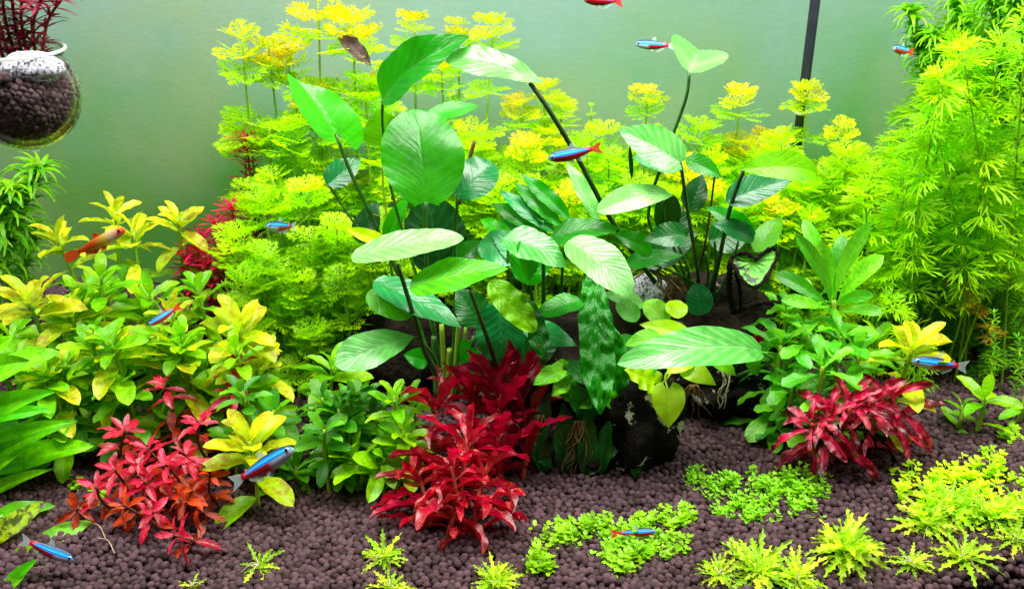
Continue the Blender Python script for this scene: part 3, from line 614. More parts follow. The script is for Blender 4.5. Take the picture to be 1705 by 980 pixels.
def place_word(px, table):
    for x, t in table:
        if px < x: return t
LEFTW = ((60, 'at the left edge above the strap leaves'), (130, 'just right of the strap leaves'), (200, 'behind the left end of the red thicket'), (280, 'behind the middle of the red thicket'), (340, 'behind the right end of the red thicket'), (9999, 'under the large yellow crown'))
BACKW = ((70, 'at the left edge below the curled leaf stems'), (150, 'under the tail of the orange fish'), (230, 'under the head of the orange fish'), (9999, 'beside the narrow red clump'))
MIDW = ((440, 'behind the fish swimming up right'), (500, 'right of the fish swimming up right'), (560, 'below the pale drooping leaf'), (620, 'left of the dark stone foot'), (9999, 'touching the crimson plant'))
HOLW = ((460, 'beside the narrow red clump'), (520, 'under the small violet fish'), (580, 'above the pale drooping leaf'), (9999, 'next to the dark stone'))
# ------------------------------------------------------------------ feathery whorls
def strip(V, Fc, UV, p, q, n, w0, w1, t0=0, t1=1, droop=0.0):
    dv = (q - p); s = dv.cross(n).normalized(); m = (p + q) / 2; b = len(V); q = q + n * -droop * dv.length
    for c, wd, t in ((p, w0, t0), (m, max(w0, w1) * 1.05, (t0 + t1) / 2), (q, w1, t1)):
        V.append(c - s * wd / 2); V.append(c + s * wd / 2); UV.append((0.3, t)); UV.append((0.7, t))
    Fc.append((b, b + 1, b + 3, b + 2)); Fc.append((b + 2, b + 3, b + 5, b + 4))
def whorl_mesh(kind, mat, elev, nleaf, seed):
    rn = random.Random(seed); V, Fc, UV = [], [], []
    for k in range(nleaf):
        az = 6.2832 * (k + rn.uniform(-.25, .25)) / nleaf; el = elev + rn.uniform(-.18, .18); L = rn.uniform(.85, 1.05)
        d = Vector((math.cos(az) * math.cos(el), math.sin(az) * math.cos(el), math.sin(el))); side = Vector((-math.sin(az), math.cos(az), 0)); n = d.cross(side); 
        if n.z < 0: n = -n
        ro = rn.uniform(-.7, .7) if kind in ('feather', 'tip', 'bush') else 0; side, n = side * math.cos(ro) + n * math.sin(ro), n * math.cos(ro) - side * math.sin(ro)
        def pt(t, o): # droops with distance
            return d * (t * L) + side * (o * L) - Vector((0, 0, 1)) * ((0.42 if kind == 'bush' else .18) * t * t * L if kind != 'tip' else 0.10 * t * t * L)
        if kind in ('feather', 'tip'):
            strip(V, Fc, UV, pt(0.02, 0), pt(0.5, 0), n, .03, .03, 0, .5); strip(V, Fc, UV, pt(.5, 0), pt(1, rn.uniform(-.02, .02)), n, .032, .012, .5, 1)
            for t, sp, ln in ((.20, .95, .34), (.34, .85, .46), (.5, .72, .46), (.66, .55, .36)):
                for sg in (-1, 1):
                    a = sp * rn.uniform(.85, 1.15); l2 = ln * rn.uniform(.75, 1.1); e = (t + l2 * .5 * math.cos(a), sg * l2 * .5 * math.sin(a))
                    strip(V, Fc, UV, pt(t, 0), pt(*e), n, .038, .044, t, t + .2)
                    for s2 in (-.5, .0, .5):
                        l3 = l2 * rn.uniform(.45, .62); strip(V, Fc, UV, pt(*e), pt(e[0] + l3 * math.cos(a + s2), e[1] + sg * l3 * math.sin(a + s2)), n, .058, .016, t + .2, 1)
        elif kind == 'bush':
            fork = rn.uniform(.22, .34); strip(V, Fc, UV, pt(0, 0), pt(fork, 0), n, .025, .03, 0, .4)
            for a0 in (-.75, -.3, .12, .6):
                a = a0 + rn.uniform(-.12, .12); l2 = (1 - fork) * rn.uniform(.7, 1.1) * (1 - abs(a0) * .3); lift = rn.uniform(-.12, .12)
                m2 = (fork + l2 * .55 * math.cos(a), l2 * .55 * math.sin(a)); e = (fork + l2 * math.cos(a * .75), l2 * math.sin(a * .85)); up_ = Vector((0, 0, lift))
                strip(V, Fc, UV, pt(fork, 0), pt(*m2) + up_ * .5, n, .032, .048, .4, .7); strip(V, Fc, UV, pt(*m2) + up_ * .5, pt(*e) + up_, n, .048, .008, .7, 1)
                if rn.random() < .6:
                    a2 = a + rn.choice((-.6, .6)); strip(V, Fc, UV, pt(*m2) + up_ * .5, pt(m2[0] + l2 * .38 * math.cos(a2), m2[1] + l2 * .38 * math.sin(a2)) + up_, n, .04, .008, .7, 1)
        elif kind == 'needle':
            o = rn.uniform(-.04, .04); strip(V, Fc, UV, pt(0, 0), pt(.5, o), n, .07, .13, 0, .5); strip(V, Fc, UV, pt(.5, o), pt(1, o * 2), n, .13, .02, .5, 1)
        elif kind == 'curl':
            pv = pt(0, 0)
            for q in range(5):
                t = (q + 1) / 5; ang = el + .9 - t * 2.1; pn = pv + (Vector((math.cos(az), math.sin(az), 0)) * math.cos(ang) + Vector((0, 0, math.sin(ang)))) * .24
                nn = side.cross(pn - pv); strip(V, Fc, UV, pv, pn, nn, .21 * (1.1 - q * .2), .21 * (.9 - q * .2), t - .2, t); pv = pn
    return mesh('whorl', V, Fc, M[mat], UV, smooth=False)
_wh = {}
def whorl(kind, mat, elev, nleaf, nvar=3):
    key = (kind, mat, round(elev, 1), nleaf)
    if key not in _wh: _wh[key] = [whorl_mesh(kind, mat, elev, nleaf, 7 * i + int(elev * 10) + nleaf) for i in range(nvar)]
    return random.choice(_wh[key])

def frame_at(path, t):
    f = t * (len(path) - 1); i = min(int(f), len(path) - 2); p = path[i].lerp(path[i + 1], f - i); return p, (path[i + 1] - path[i]).normalized()
def whorl_plant(name, label, cat, group, pts, gap, radius, kind, mats, nleaf, stemr, stemmat='stalklight', top=None, start=0.0, tops=1, low=None):
    """stem from pts[0] to pts[-1] with whorls every gap metres"""
    base = pts[0]; T = thing(name, label, cat, base, group); path = spline(pts, 24); Lt = sum((path[i + 1] - path[i]).length for i in range(23))
    V, Fc = tube(path, stemr, stemr * .6, 5); part('stem', V, Fc, M[stemmat], T)
    s = Lt; k = 0
    while s > start * Lt:
        p, dr = frame_at(path, s / Lt); g = gap * random.uniform(.85, 1.15)
        if k < tops: rr, el, mt, kd, gg = radius * (.78 + .12 * k), (.62 if kind != 'bush' else .9) - .12 * k, (top or mats[0]), ('tip' if kind == 'feather' else kind), g * .30
        else: rr, el, mt, kd, gg = radius * random.uniform(.85, 1.15), (random.choice((.3, .45)) if kind != 'bush' else random.choice((.35, .6))), mats[min(len(mats) - 1, int((1 - s / Lt) * len(mats) * 1.0))], kind, g
        if low is not None and s / Lt < low[0]: rr *= low[1]
        tl = .42 if kind == 'bush' else .13
        z = (dr + Vector((random.gauss(0, tl), random.gauss(0, tl), 0))).normalized(); az = random.uniform(0, 6.28)
        x = Vector((math.cos(az), math.sin(az), 0)); m = basis(p - base, x, z, rr)
        link('leaf_whorl', whorl(kd, mt, el, nleaf), T, m); s -= gg; k += 1
    return T
def feather(px, py, Y, dia, label, group=None, lean=0, mats=('feather', 'featherolive'), top='feathertip', gap=None, tops=2, baseY=None, start=0.12, nleaf=8):
    t = at(px, py, Y); s = ppm(t); g = gpt(t.x + lean / s, baseY or Y); m = t.lerp(g, .5) + Vector((random.uniform(-.004, .004), random.uniform(-.004, .004), 0))
    return whorl_plant('feathery_stem_plant', label, 'plant', group, [g, m, t], gap or dia / s * .66 * random.uniform(.9, 1.25), dia / s / 2, 'feather', mats, nleaf, .0009, 'stalklight', top, start, tops)
GT = 'tall feathery yellow green stems against the back wall'
for a in ((402, 66, .500, 128, 'leftmost tall feathery yellow stem with widely spaced flat leaf whorls', 10),
          (447, 82, .510, 120, 'tall feathery stem just right of the leftmost one, orange tinted crown', 20),
          (530, 2, .505, 140, 'tallest feathery stem, its crown touching the top edge of the picture', -10),
          (588, 42, .495, 130, 'feathery stem whose crown half covers the dark drifting dead leaf', -40),
          (478, 96, .520, 120, 'feathery stem with yellow crown between the leftmost stems and the tallest one', 15),
          (645, 118, .515, 90, 'shorter feathery stem whose crown peeps out left of the arching broad leaf', -10),
          (690, 36, .520, 88, 'feathery stem with small orange crown above the arching broad leaf', -12),
          (762, 42, .525, 66, 'slim feathery stem with tiny orange crown, middle of the upper three', 6),
          (822, 42, .515, 104, 'feathery stem with bright yellow crown at the right of the upper three', -60),
          (735, 118, .525, 90, 'feathery stem showing its crown between the two arching broad leaves', 0),
          (905, 152, .520, 90, 'feathery stem with orange crown behind the long slanting dark leaf stalk', 5),
          (868, 176, .515, 96, 'feathery stem with wide yellow crown left of the slanting dark stalk', -5),
          (935, 180, .520, 84, 'feathery stem with golden crown right of the slanting dark stalk', 5),
          (1078, 158, .515, 88, 'feathery stem standing alone with round yellow crown left of the raised heart shaped leaf', 5),
          (1233, 160, .515, 92, 'feathery stem with spiky yellow crown right of the raised heart shaped leaf', 0),
          (1345, 150, .520, 84, 'feathery stem with pale orange crown in front of the black pipe', -5),
          (1402, 214, .510, 80, 'feathery stem right of the black pipe, the last crown before the open gap', -10)):
    feather(a[0], a[1], a[2], a[3], a[4], GT, a[5])
t = at(985, 176, .53); whorl_plant('feathery_stem_plant', 'thin young feathery stem with a tiny tuft standing alone in the open middle', 'plant', GT, [gpt(t.x, .53), t.lerp(gpt(t.x, .53), .5), t], .02, .0035, 'feather', ['feather'], 7, .0007, 'stalklight', 'feather', .5, 2)
GB = 'feathery stems packed in the bank behind the broad leaved plants'
def spot(px):
    for x, t in ((420, 'by the narrow red clump'), (500, 'under the leftmost crowns'), (580, 'below the dead leaf'), (690, 'left of the round upright leaf'), (790, 'right of the round upright leaf'), (870, 'above the wavy leaves'), (960, 'by the big fish'), (1060, 'left of the raised heart leaf'), (1160, 'behind the raised heart leaf'), (1260, 'left of the arched striped leaf'), (1340, 'above the arched striped leaf'), (1420, 'by the foot of the pipe'), (2000, 'beside the green bush')):
        if px < x: return t
def bank(n, x0, x1, ytop, Y0, Y1, dia, label, mats=('feather', 'featherolive'), top='feather', tipfrac=.15, gap=None, jy=30, dmin=.8):
    for i in range(n):
        f = (i + random.uniform(.1, .9)) / n; px = x0 + (x1 - x0) * f; py = (ytop(px) if callable(ytop) else ytop) + random.uniform(-jy, jy)
        feather(px, py, random.uniform(Y0, Y1), dia * random.uniform(dmin, 1.15), ('upper' if jy > 25 else 'low') + ' feathery lime stem of the dense bank ' + spot(px), GB, random.uniform(-10, 10), mats, 'feathertip' if random.random() < tipfrac else top, gap)
LB = 'feathery lime stem, one of a dense bank '
bank(8, 395, 660, 175, .485, .53, 112, LB + 'under the tall left crowns', jy=45)
bank(9, 400, 680, 290, .47, .51, 112, LB + 'left of the round upright leaf', mats=('feather', 'featherolive'), jy=35)
bank(15, 680, 1010, 245, .49, .54, 100, LB + 'between the broad leaved plants', jy=34)
bank(14, 780, 1010, 320, .465, .50, 100, LB + 'low behind the wavy leaves', jy=20)
bank(17, 990, 1330, 250, .49, .54, 104, LB + 'behind the tall right broad leaved plant', jy=32)
bank(17, 1030, 1380, 335, .465, .50, 104, LB + 'low behind the right dark leaf stalks', jy=20)
bank(18, 1320, 1500, 285, .47, .535, 104, LB + 'right of the black pipe', jy=35)
bank(9, 1270, 1480, 370, .46, .48, 100, LB + 'behind the pale spoon leaved bush', mats=('feather', 'featherolive'), jy=18)
# darker stems lower left
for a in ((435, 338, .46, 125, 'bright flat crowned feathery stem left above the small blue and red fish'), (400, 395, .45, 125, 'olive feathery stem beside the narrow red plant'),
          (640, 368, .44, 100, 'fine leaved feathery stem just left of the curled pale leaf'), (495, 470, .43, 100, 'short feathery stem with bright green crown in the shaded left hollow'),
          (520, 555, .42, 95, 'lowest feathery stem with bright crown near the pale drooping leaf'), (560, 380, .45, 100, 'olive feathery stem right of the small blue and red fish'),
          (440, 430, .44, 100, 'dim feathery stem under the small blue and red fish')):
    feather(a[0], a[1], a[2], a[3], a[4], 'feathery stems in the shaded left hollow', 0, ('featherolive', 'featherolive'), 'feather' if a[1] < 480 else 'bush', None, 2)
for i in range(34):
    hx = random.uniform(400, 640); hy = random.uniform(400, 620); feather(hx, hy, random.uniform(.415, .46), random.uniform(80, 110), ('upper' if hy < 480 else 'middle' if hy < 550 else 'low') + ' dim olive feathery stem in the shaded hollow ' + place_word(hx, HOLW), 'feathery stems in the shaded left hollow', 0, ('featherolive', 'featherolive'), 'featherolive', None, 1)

# ------------------------------------------------------------------ right bush with long forked leaves
GR = 'stems of the tall green bush filling the right side'
def bushstem(px, py, Y, dia, label, mats=('bush', 'bush', 'bushshade'), lean=0, top='bush', gap=None, grp=GR, tops=2, start=.10):
    t = at(px, py, Y); s = ppm(t); g = gpt(t.x + lean / s + random.uniform(-.025, .035), Y + .005); m = t.lerp(g, .55) + Vector((random.uniform(-.012, .012), random.uniform(-.012, .008), 0))
    return whorl_plant('forked_leaf_plant', label, 'plant', grp, [g, m, t], gap or dia / s * .34, dia / s / 2, 'bush', mats, 8, .0006, 'stalklight', top, start, tops)
for i in range(22):
    bx = random.uniform(1560, 1735); bushstem(bx, random.uniform(60, 230) - max(0, bx - 1640) * .9, random.uniform(.42, .50), random.uniform(110, 140), ('tall bright forked leaf stem in the leftmost part of the right bush' if bx < 1610 else 'tall bright forked leaf stem in the middle of the right bush' if bx < 1670 else 'tall bright forked leaf stem at the right edge of the bush'), start=.38)
for bx, by in ((1575, 70), (1600, 30), (1625, 50), (1650, -5), (1612, 110), (1668, 20), (1690, -30)):
    bushstem(bx, by, random.uniform(.47, .50), 120, 'high forked leaf stem reaching the upper edge among the curled stems', start=.45)
for i in range(24):
    px = random.uniform(1430, 1720); bushstem(px, random.uniform(235, 380) - (px - 1480) * .15, random.uniform(.43, .50), random.uniform(105, 140), ('mid height forked leaf stem right beside the feathery bank' if px < 1540 else 'mid height forked leaf stem below the tiny end on fish' if px < 1620 else 'mid height forked leaf stem in front of the tallest ones'), start=.42)
for i in range(6):
    bushstem(random.uniform(1480, 1700), random.uniform(340, 430), random.uniform(.43, .46), random.uniform(95, 130), 'one of many low forked leaf stems hanging over the dark hollow at right', ('bush', 'bushshade'))
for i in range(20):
    bushstem(random.uniform(1450, 1730), random.uniform(430, 560), random.uniform(.44, .48), random.uniform(80, 100), 'one of many dim forked leaf stems in the dark hollow at right', ('bushshade', 'bushshade'), top='bushshade')
bushstem(1480, 240, .50, 90, 'leftmost light green forked leaf stem, its crown beside the open gap'); bushstem(1500, 190, .51, 80, 'forked leaf stem with the highest crown beside the open gap')
bushstem(1400, 400, .42, 100, 'long leaved forked stem drooping right of the spoon leaved bush'); bushstem(1480, 505, .405, 105, 'low forked leaf stem with bright drooping tuft above the yellow rosette')
bushstem(1590, 470, .43, 66, 'short forked leaf stem with rusty brown tuft in the right hollow', ('bushrust', 'bushshade'), top='bushrust')
# curled leaf stems
GC = 'curled leaf pondweed stems'
def pond(pts, label, dia=75, gap=.0034, nl=9):
    P = [at(*p) for p in pts]; s = ppm(P[-1]); g = gpt(P[0].x, P[0].y)
    return whorl_plant('curled_leaf_plant', label, 'plant', GC, [g] + P, gap, dia / s / 2, 'curl', ['pond', 'pond', 'bushshade'], nl, .0008, 'stalklight', 'pond', .25, 2)
pond([(1600, 420, .50), (1560, 180, .50), (1515, 22, .50)], 'curled leaf stem with highest crown, left in the right bush above the fish', 90)
pond([(1600, 400, .49), (1590, 180, .49), (1555, 60, .49)], 'curled leaf stem just right of the crown above the small fish', 80)
pond([(1640, 400, .49), (1620, 150, .49), (1590, -10, .49)], 'curled leaf stem touching the top edge, left of the broad dark stem', 80)
pond([(1680, 400, .48), (1670, 150, .47), (1650, -20, .47)], 'curled leaf stem touching the top edge in the middle of the right bush', 90)
pond([(1700, 400, .48), (1705, 150, .46), (1690, -20, .46)], 'curled leaf stem at the upper right corner', 90)
pond([(1690, 400, .50), (1660, 250, .50), (1640, 120, .50)], 'curled leaf stem buried behind the top of the right bush', 90)
pond([(-20, 560, .47), (20, 400, .47), (62, 285, .47)], 'drooping curled leaf stem at the left edge below the hanging glass bowl', 110, .0045)
pond([(-40, 560, .46), (-10, 420, .46), (20, 320, .46)], 'curled leaf stem cut by the left edge of the picture', 110, .0045)
pond([(-10, 600, .48), (30, 480, .48), (62, 380, .48)], 'thin curled leaf stem low at the left edge', 80, .0045)
# tiny leaf sprigs right
for px, py, Y, lb in ((1655, 520, .41, 'thin sprig with tiny pale narrow leaves in the dark at lower right'), (1695, 560, .40, 'thin sprig with tiny leaves cut by the right edge above the soil')):
    t = at(px, py, Y); g = gpt(t.x + .004, Y); whorl_plant('small_sprig', lb, 'plant', 'sprigs', [g, g.lerp(t, .5) + Vector((.003, 0, 0)), t], .0032, .0045, 'needle', ['pond'], 5, .0004, 'stalklight', 'pond', .1)

# ------------------------------------------------------------------ narrow leaved red plants
GN2 = 'narrow leaved red stems'
def redneedle(pts, label, dia, mats=('needle', 'needledark'), gap=.0042, base=None, nl=8, cat='plant', start=.05, top='needle'):
    P = [p if isinstance(p, Vector) else at(*p) for p in pts]; s = ppm(P[-1])
    return whorl_plant('narrow_red_plant', label, cat, GN2, P, gap, dia / s / 2, 'needle', mats, nl, .0008, 'stalkred', top, start)
for i, (px, py, Y, lb) in enumerate(((330, 395, .46, 'narrow leaved red stem, leftmost of the clump beside the feathery stems'), (360, 370, .465, 'narrow leaved red stem in the middle of the left clump'),
        (385, 345, .47, 'tallest narrow leaved red stem of the left clump'), (345, 440, .45, 'short bushy narrow leaved red stem in front of the left clump'), (310, 430, .455, 'narrow leaved red stem leaning left out of the clump'),
        (372, 430, .455, 'dark narrow leaved red stem at the right of the left clump'), (410, 232, .50, 'single red and pink topped stem behind the leftmost tall feathery stem'))):
    t = at(px, py, Y); g = gpt(t.x - .002 + (0.0 if i < 6 else -.004), Y)
    redneedle([g, g.lerp(t, .5) + Vector((random.uniform(-.004, .004), 0, 0)), t], lb, 84 if i < 6 else 78)
t = at(290, 520, .42); redneedle([gpt(t.x, .42), gpt(t.x, .42).lerp(t, .5), t], 'small pinkish narrow leaved tuft behind the slanting blue fish', 60)

GX_ = 'crimson plants with long crinkled leaves'
# ------------------------------------------------------------------ stem plants with paired blades
def paired(name, label, cat, group, pts, gap, L, tm, topm=None, per=2, stemr=.0011, stemmat='stalklight', ntop=5, elev=(.15, 1.05), start=.1, tshrink=.55, hang=0.0, jit=.25):
    base = pts[0]; T = thing(name, label, cat, base, group); path = spline(pts, 20); Lt = sum((path[i + 1] - path[i]).length for i in range(19))
    V, Fc = tube(path, stemr, stemr * .7, 6); part('stem', V, Fc, M[stemmat], T)
    s = Lt; k = 0; az = random.uniform(0, 6.28)
    while s > start * Lt:
        p, dr = frame_at(path, s / Lt); q = min(1, k / ntop)
        el = elev[1] + (elev[0] - elev[1]) * q ** .7; l = L * (tshrink + (1 - tshrink) * min(1, q * 1.5)) * (random.uniform(.85, 1.12) if group != GX_ else random.uniform(.6, 1.25)); tms = topm if (topm and k < ntop + 1) else tm
        for j in range(per):
            a = az + 6.2832 * j / per + random.uniform(-jit, jit); e = el + random.uniform(-jit, jit) - hang * q
            h = Vector((math.cos(a), math.sin(a), 0)); h = h - dr * h.dot(dr); h.normalize(); dv = h * math.cos(e) + dr * math.sin(e)
            n = dr * math.cos(e) - h * math.sin(e)
            link('leaf', random.choice(tms), T, basis(p - base + h * stemr * .6, dv, n + Vector((random.gauss(0, .15), random.gauss(0, .15), 0)), l))
        az += 1.57 + random.uniform(-.3, .3) if per == 2 else .8; s -= gap * (.22 if k < ntop - 1 else 1) * random.uniform(.85, 1.15); k += 1
    return T
kw = dict(W=.40, prof='ellipse', nv=12, nu=6, bend=.6, fold=.35, twist=.25, wave=.03)
TY, TG, TD = template('lud', 'ludyel', 7, **kw), template('lud', 'ludgrn', **kw), template('lud', 'luddark', **kw)
GL = 'yellow green paired leaf stems at left'
def lud(px, py, Y, dia, label, top=TY, low=TG, lean=0, group=GL, gap=.0095, baseY=None, ntop=5, stemmat='stalklight'):
    t = at(px, py, Y); s = ppm(t); g = gpt(t.x + lean / s, (baseY or Y)); m = t.lerp(g, .5) + Vector((random.uniform(-.004, .004), random.uniform(-.003, .003), 0))
    # keep the picture position of the crown: rosette centre sits on the stem top
    return paired('paired_leaf_plant', label, 'plant', group, [g, m, t], gap, dia / s * .68, low, top, 2, .0011, stemmat, ntop, (.10, 1.2), .1, .68)
for a in ((95, 395, .44, 92, 'yellowish paired leaf stem with open crown left of the orange fish', 45), (192, 352, .455, 84, 'tallest yellow olive paired leaf stem, crown above the orange fish', -5),
          (222, 385, .445, 96, 'olive paired leaf stem directly behind the orange fish', -30), (298, 362, .455, 84, 'paired leaf stem with small pale crown left of the narrow red plant', -60),
          (48, 500, .40, 130, 'yellow green paired leaf stem with large crown at the left edge under the orange fish', 25), (118, 520, .405, 110, 'paired leaf stem crown between the left edge crown and the centre left stems', 0),
          (190, 585, .375, 124, 'yellow paired leaf crown below the slanting blue fish, left one', 0), (290, 585, .378, 124, 'yellow paired leaf crown below the slanting blue fish, right one', 0),
          (398, 545, .385, 132, 'large yellow crown beside the narrow red plant with rust tinged leaves', 0), (85, 625, .365, 112, 'yellow olive crown above the green strap leaves', 0),
          (428, 610, .38, 118, 'yellow green crown right of the upper small red stems', 0), (285, 515, .40, 78, 'small upright crown at the head of the slanting blue fish', 0),
          (415, 735, .335, 136, 'large yellow crown behind the fish swimming up to the right', 0), (160, 520, .42, 104, 'mid green paired leaf stem in the middle of the left clump', 20)):
    lud(a[0], a[1], a[2], a[3], a[4], TY, TG, a[5])
for a in ((553, 610, .395, 104, 'pale green crown left of the pale drooping leaf'), (590, 760, .345, 110, 'bright green crown on the soil left of the big crimson plant'),
          (655, 712, .355, 104, 'bright green crown touching the big crimson plant'), (683, 662, .37, 72, 'small bright crown with upright leaf above the green crowns by the crimson plant'),
          (640, 765, .34, 104, 'bright green crown in front of the big crimson plant, lowest one'), (555, 690, .375, 90, 'mid green crown in the shade below the pale green crown')):
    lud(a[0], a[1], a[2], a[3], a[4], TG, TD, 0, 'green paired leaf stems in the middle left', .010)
for i in range(26):
    lx = random.uniform(-10, 400); ly = random.uniform(560, 720); lud(lx, ly, random.uniform(.36, .40), random.uniform(84, 104), ('higher' if ly < 640 else 'low') + ' green paired leaf stem ' + place_word(lx, LEFTW), TG, TD, 0, GL, .010)
for i in range(20):
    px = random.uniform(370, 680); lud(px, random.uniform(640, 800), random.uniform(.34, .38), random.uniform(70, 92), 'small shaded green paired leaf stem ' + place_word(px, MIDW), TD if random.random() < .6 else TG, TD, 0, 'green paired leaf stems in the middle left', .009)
for i in range(13):
    lx = random.uniform(-10, 330); lud(lx, random.uniform(430, 600), random.uniform(.41, .44), random.uniform(84, 110), 'olive paired leaf stem in the rear ' + place_word(lx, BACKW), TG, TD, 0, GL, .011)
# right side singles
lud(1522, 575, .375, 128, 'yellow rosette on a leafy stem behind the right crimson plant', TY, TY, -10, None, .010)
lud(1640, 662, .388, 92, 'small lime seedling with open leaves standing alone on the soil at right', TG, TG, 0, None, .010, ntop=3)
lud(1603, 674, .39, 60, 'tiny lime seedling just left of the lone open leaved seedling', TG, TG, 0, None, .010, ntop=2)
lud(1712, 640, .395, 60, 'lime seedling cut by the right edge above the soil', TG, TG, 0, None, .010, ntop=2)
lud(1460, 560, .40, 76, 'small green crown between the spoon leaved bush and the yellow rosette', TG, TD, 0, None, .010)

# narrow red plants of small pointed leaves
kr = dict(W=.31, prof='lance', nv=9, nu=4, bend=.5, fold=.35, twist=.5, wave=.06)
TR, TU = template('red', 'redsmall', **kr), template('red', 'redrust', **kr)
GS = 'small leaved red stems at lower left'
for a in ((272, 640, .36, 84, 'small leaved red stem with upright pink crown highest in the middle of the red thicket'), (392, 600, .375, 80, 'small leaved red stem with pink crown under the large yellow crown'),
          (385, 650, .365, 76, 'dark red small leaved stem just below the pink crown'), (208, 715, .345, 86, 'small leaved red stem leaning up at the left of the thicket'),
          (245, 745, .335, 92, 'bright pink leaved stem in the heart of the thicket'), (310, 755, .33, 90, 'pink red leaved stem right of the thicket heart'),
          (190, 780, .325, 92, 'salmon leaved stem at the left middle of the thicket'), (240, 800, .32, 92, 'salmon leaved stem at the front middle of the thicket'),
          (350, 790, .325, 78, 'rusty red leaved stem at the right end of the thicket'), (290, 890, .30, 96, 'low red rosette at the very front of the thicket on the soil'),
          (130, 845, .315, 76, 'pale rusty stem trailing left out of the thicket'), (205, 840, .312, 84, 'rusty stem near the soil under the thicket'), (300, 830, .315, 80, 'brownish stem near the soil between the red rosette and the thicket'), (330, 700, .35, 76, 'dark red small leaved stem behind the right of the thicket'), (275, 770, .325, 84, 'bright pinkish stem between the thicket heart and its right part'), (160, 810, .32, 76, 'salmon stem at the front left of the thicket'), (225, 770, .328, 84, 'deep pink stem just left of the thicket heart'), (320, 815, .32, 70, 'rusty curled stem low at the right of the thicket'), (255, 850, .31, 76, 'pinkish stem low in the thicket centre above the red rosette')):
    t = at(*a[:3]); s = ppm(t); Yb = a[2] + .006; g = gpt(t.x + random.uniform(-.006, .006), Yb); rust = 'rust' in a[4] or 'brown' in a[4]
    m = t.lerp(g, .5) + Vector((random.uniform(-.006, .006), 0, 0))
    paired('small_leaved_red_plant', a[4], 'plant', GS, [g, m, t], .0046, a[3] / s * .52, TU, TU if rust else TR, 2, .0007, 'stalkbrown', 4, (-.05, .85), .05, .65, .1, .35)
# crimson plants
kc = dict(W=.25, prof='oblong', nv=16, nu=6, bend=1.1, fold=.7, twist=1.0, wave=.13)
TC, TA = template('crim', 'crimson', 7, **kc), template('crim', 'crimsonalgae', 7, **kc)
TDR = template('crim', 'darkred', 7, **dict(kc, prof='lance', bend=.5))
TF = TA + template('crim', 'fuzz', 3, **dict(kc, W=.16, bend=1.8))
GX = 'crimson plants with long crinkled leaves'
def crimson(base, top, n, L, label, T1, T2, per=3, elev=(.45, 1.3)):
    g = ground(*base); t = at(*top); s = ppm(t)
    return paired('crimson_plant', label, 'plant', GX, [g, g.lerp(t, .5) + Vector((random.uniform(-.003, .003), 0, 0)), t], (t - g).length / n, L / s * 1.25, T2, T1, per, .0012, 'stalkred', 3, elev, .12, .75, 0, .4)
crimson((745, 895), (752, 775, .322), 7, 84, 'big crimson crinkled plant standing in front on the soil, left stem', TC, TC)
crimson((795, 900), (805, 800, .322), 5, 78, 'crimson crinkled stem with magenta leaves leaning right at the front', TC, TC)
crimson((705, 885), (700, 800, .33), 5, 74, 'rusty crimson stem leaning left beside the big front plant', TC, TDR, 3, (.2, 1.0))
crimson((770, 880), (778, 740, .33), 6, 76, 'crimson stem with upright pinkish leaves in the middle of the front clump', TC, TC)
crimson((730, 840), (728, 680, .352), 7, 72, 'crimson stem with pink leaves rising behind the front crimson plant', TC, TC)
crimson((830, 815), (832, 655, .36), 7, 96, 'dark crimson stem with tall pointed leaves reaching up to the teal round leaf', TDR, TDR, 3, (.75, 1.5))
crimson((870, 800), (868, 662, .365), 6, 100, 'dark crimson stem with the tallest pointed leaf beside the puckered leaves', TDR, TDR, 3, (.75, 1.5))
crimson((800, 830), (786, 655, .365), 6, 84, 'dark crimson stem in the middle behind the front plant', TDR, TDR, 3, (.5, 1.35))
crimson((1385, 770), (1380, 690, .352), 5, 62, 'right crimson plant with pink upright leaves and black fouled tips', TA, TF)
crimson((1420, 765), (1415, 680, .355), 6, 62, 'crimson stem in the middle of the right crimson clump', TA, TF)
crimson((1350, 770), (1352, 705, .348), 4, 60, 'crimson stem at the left of the right clump with one pink leaf on the soil', TA, TF, 3, (0, .9))
crimson((1480, 745), (1482, 660, .36), 6, 60, 'crimson stem at the right end of the right clump below the yellow rosette', TA, TF)
crimson((1450, 755), (1448, 675, .358), 6, 58, 'crimson stem second from the right end of the right clump', TA, TF)
# ------------------------------------------------------------------ spoon leaved green bush
ks = dict(W=.34, prof='spoon', nv=12, nu=6, bend=.85, fold=.22, twist=.2, wave=.06)
TH = template('spoon', 'hygro', 6, **ks)
GH = 'pale green spoon leaved bush right of centre'
U = thing('spoon_leaved_plant', 'tallest spoon leaved plant with long pale upright leaves right of centre', 'plant', ground(1385, 640), GH)
stalk(U, [ground(1385, 640), at(1388, 560, .40), at(1388, 500, .40)], .0016, .0012, 'stalklight', 'stem')
for a, b, wd, rl in (((1382, 505), (1338, 365), 44, 15), ((1380, 510), (1322, 388), 36, 30), ((1390, 505), (1452, 368), 42, 25), ((1392, 508), (1472, 425), 50, 25), ((1392, 510), (1455, 492), 36, 30),
                     ((1385, 508), (1405, 390), 40, 15), ((1385, 505), (1365, 400), 48, 10), ((1385, 515), (1290, 455), 44, 25), ((1388, 520), (1470, 520), 34, 30), ((1382, 520), (1300, 500), 36, 30)):
    hero(U, (a[0], a[1], .40), (b[0], b[1], .395 + random.uniform(-.02, .02)), wd * .60, rl, 0.9, .25, 'spoon', 'hygro', .05, nv=16, nu=8)
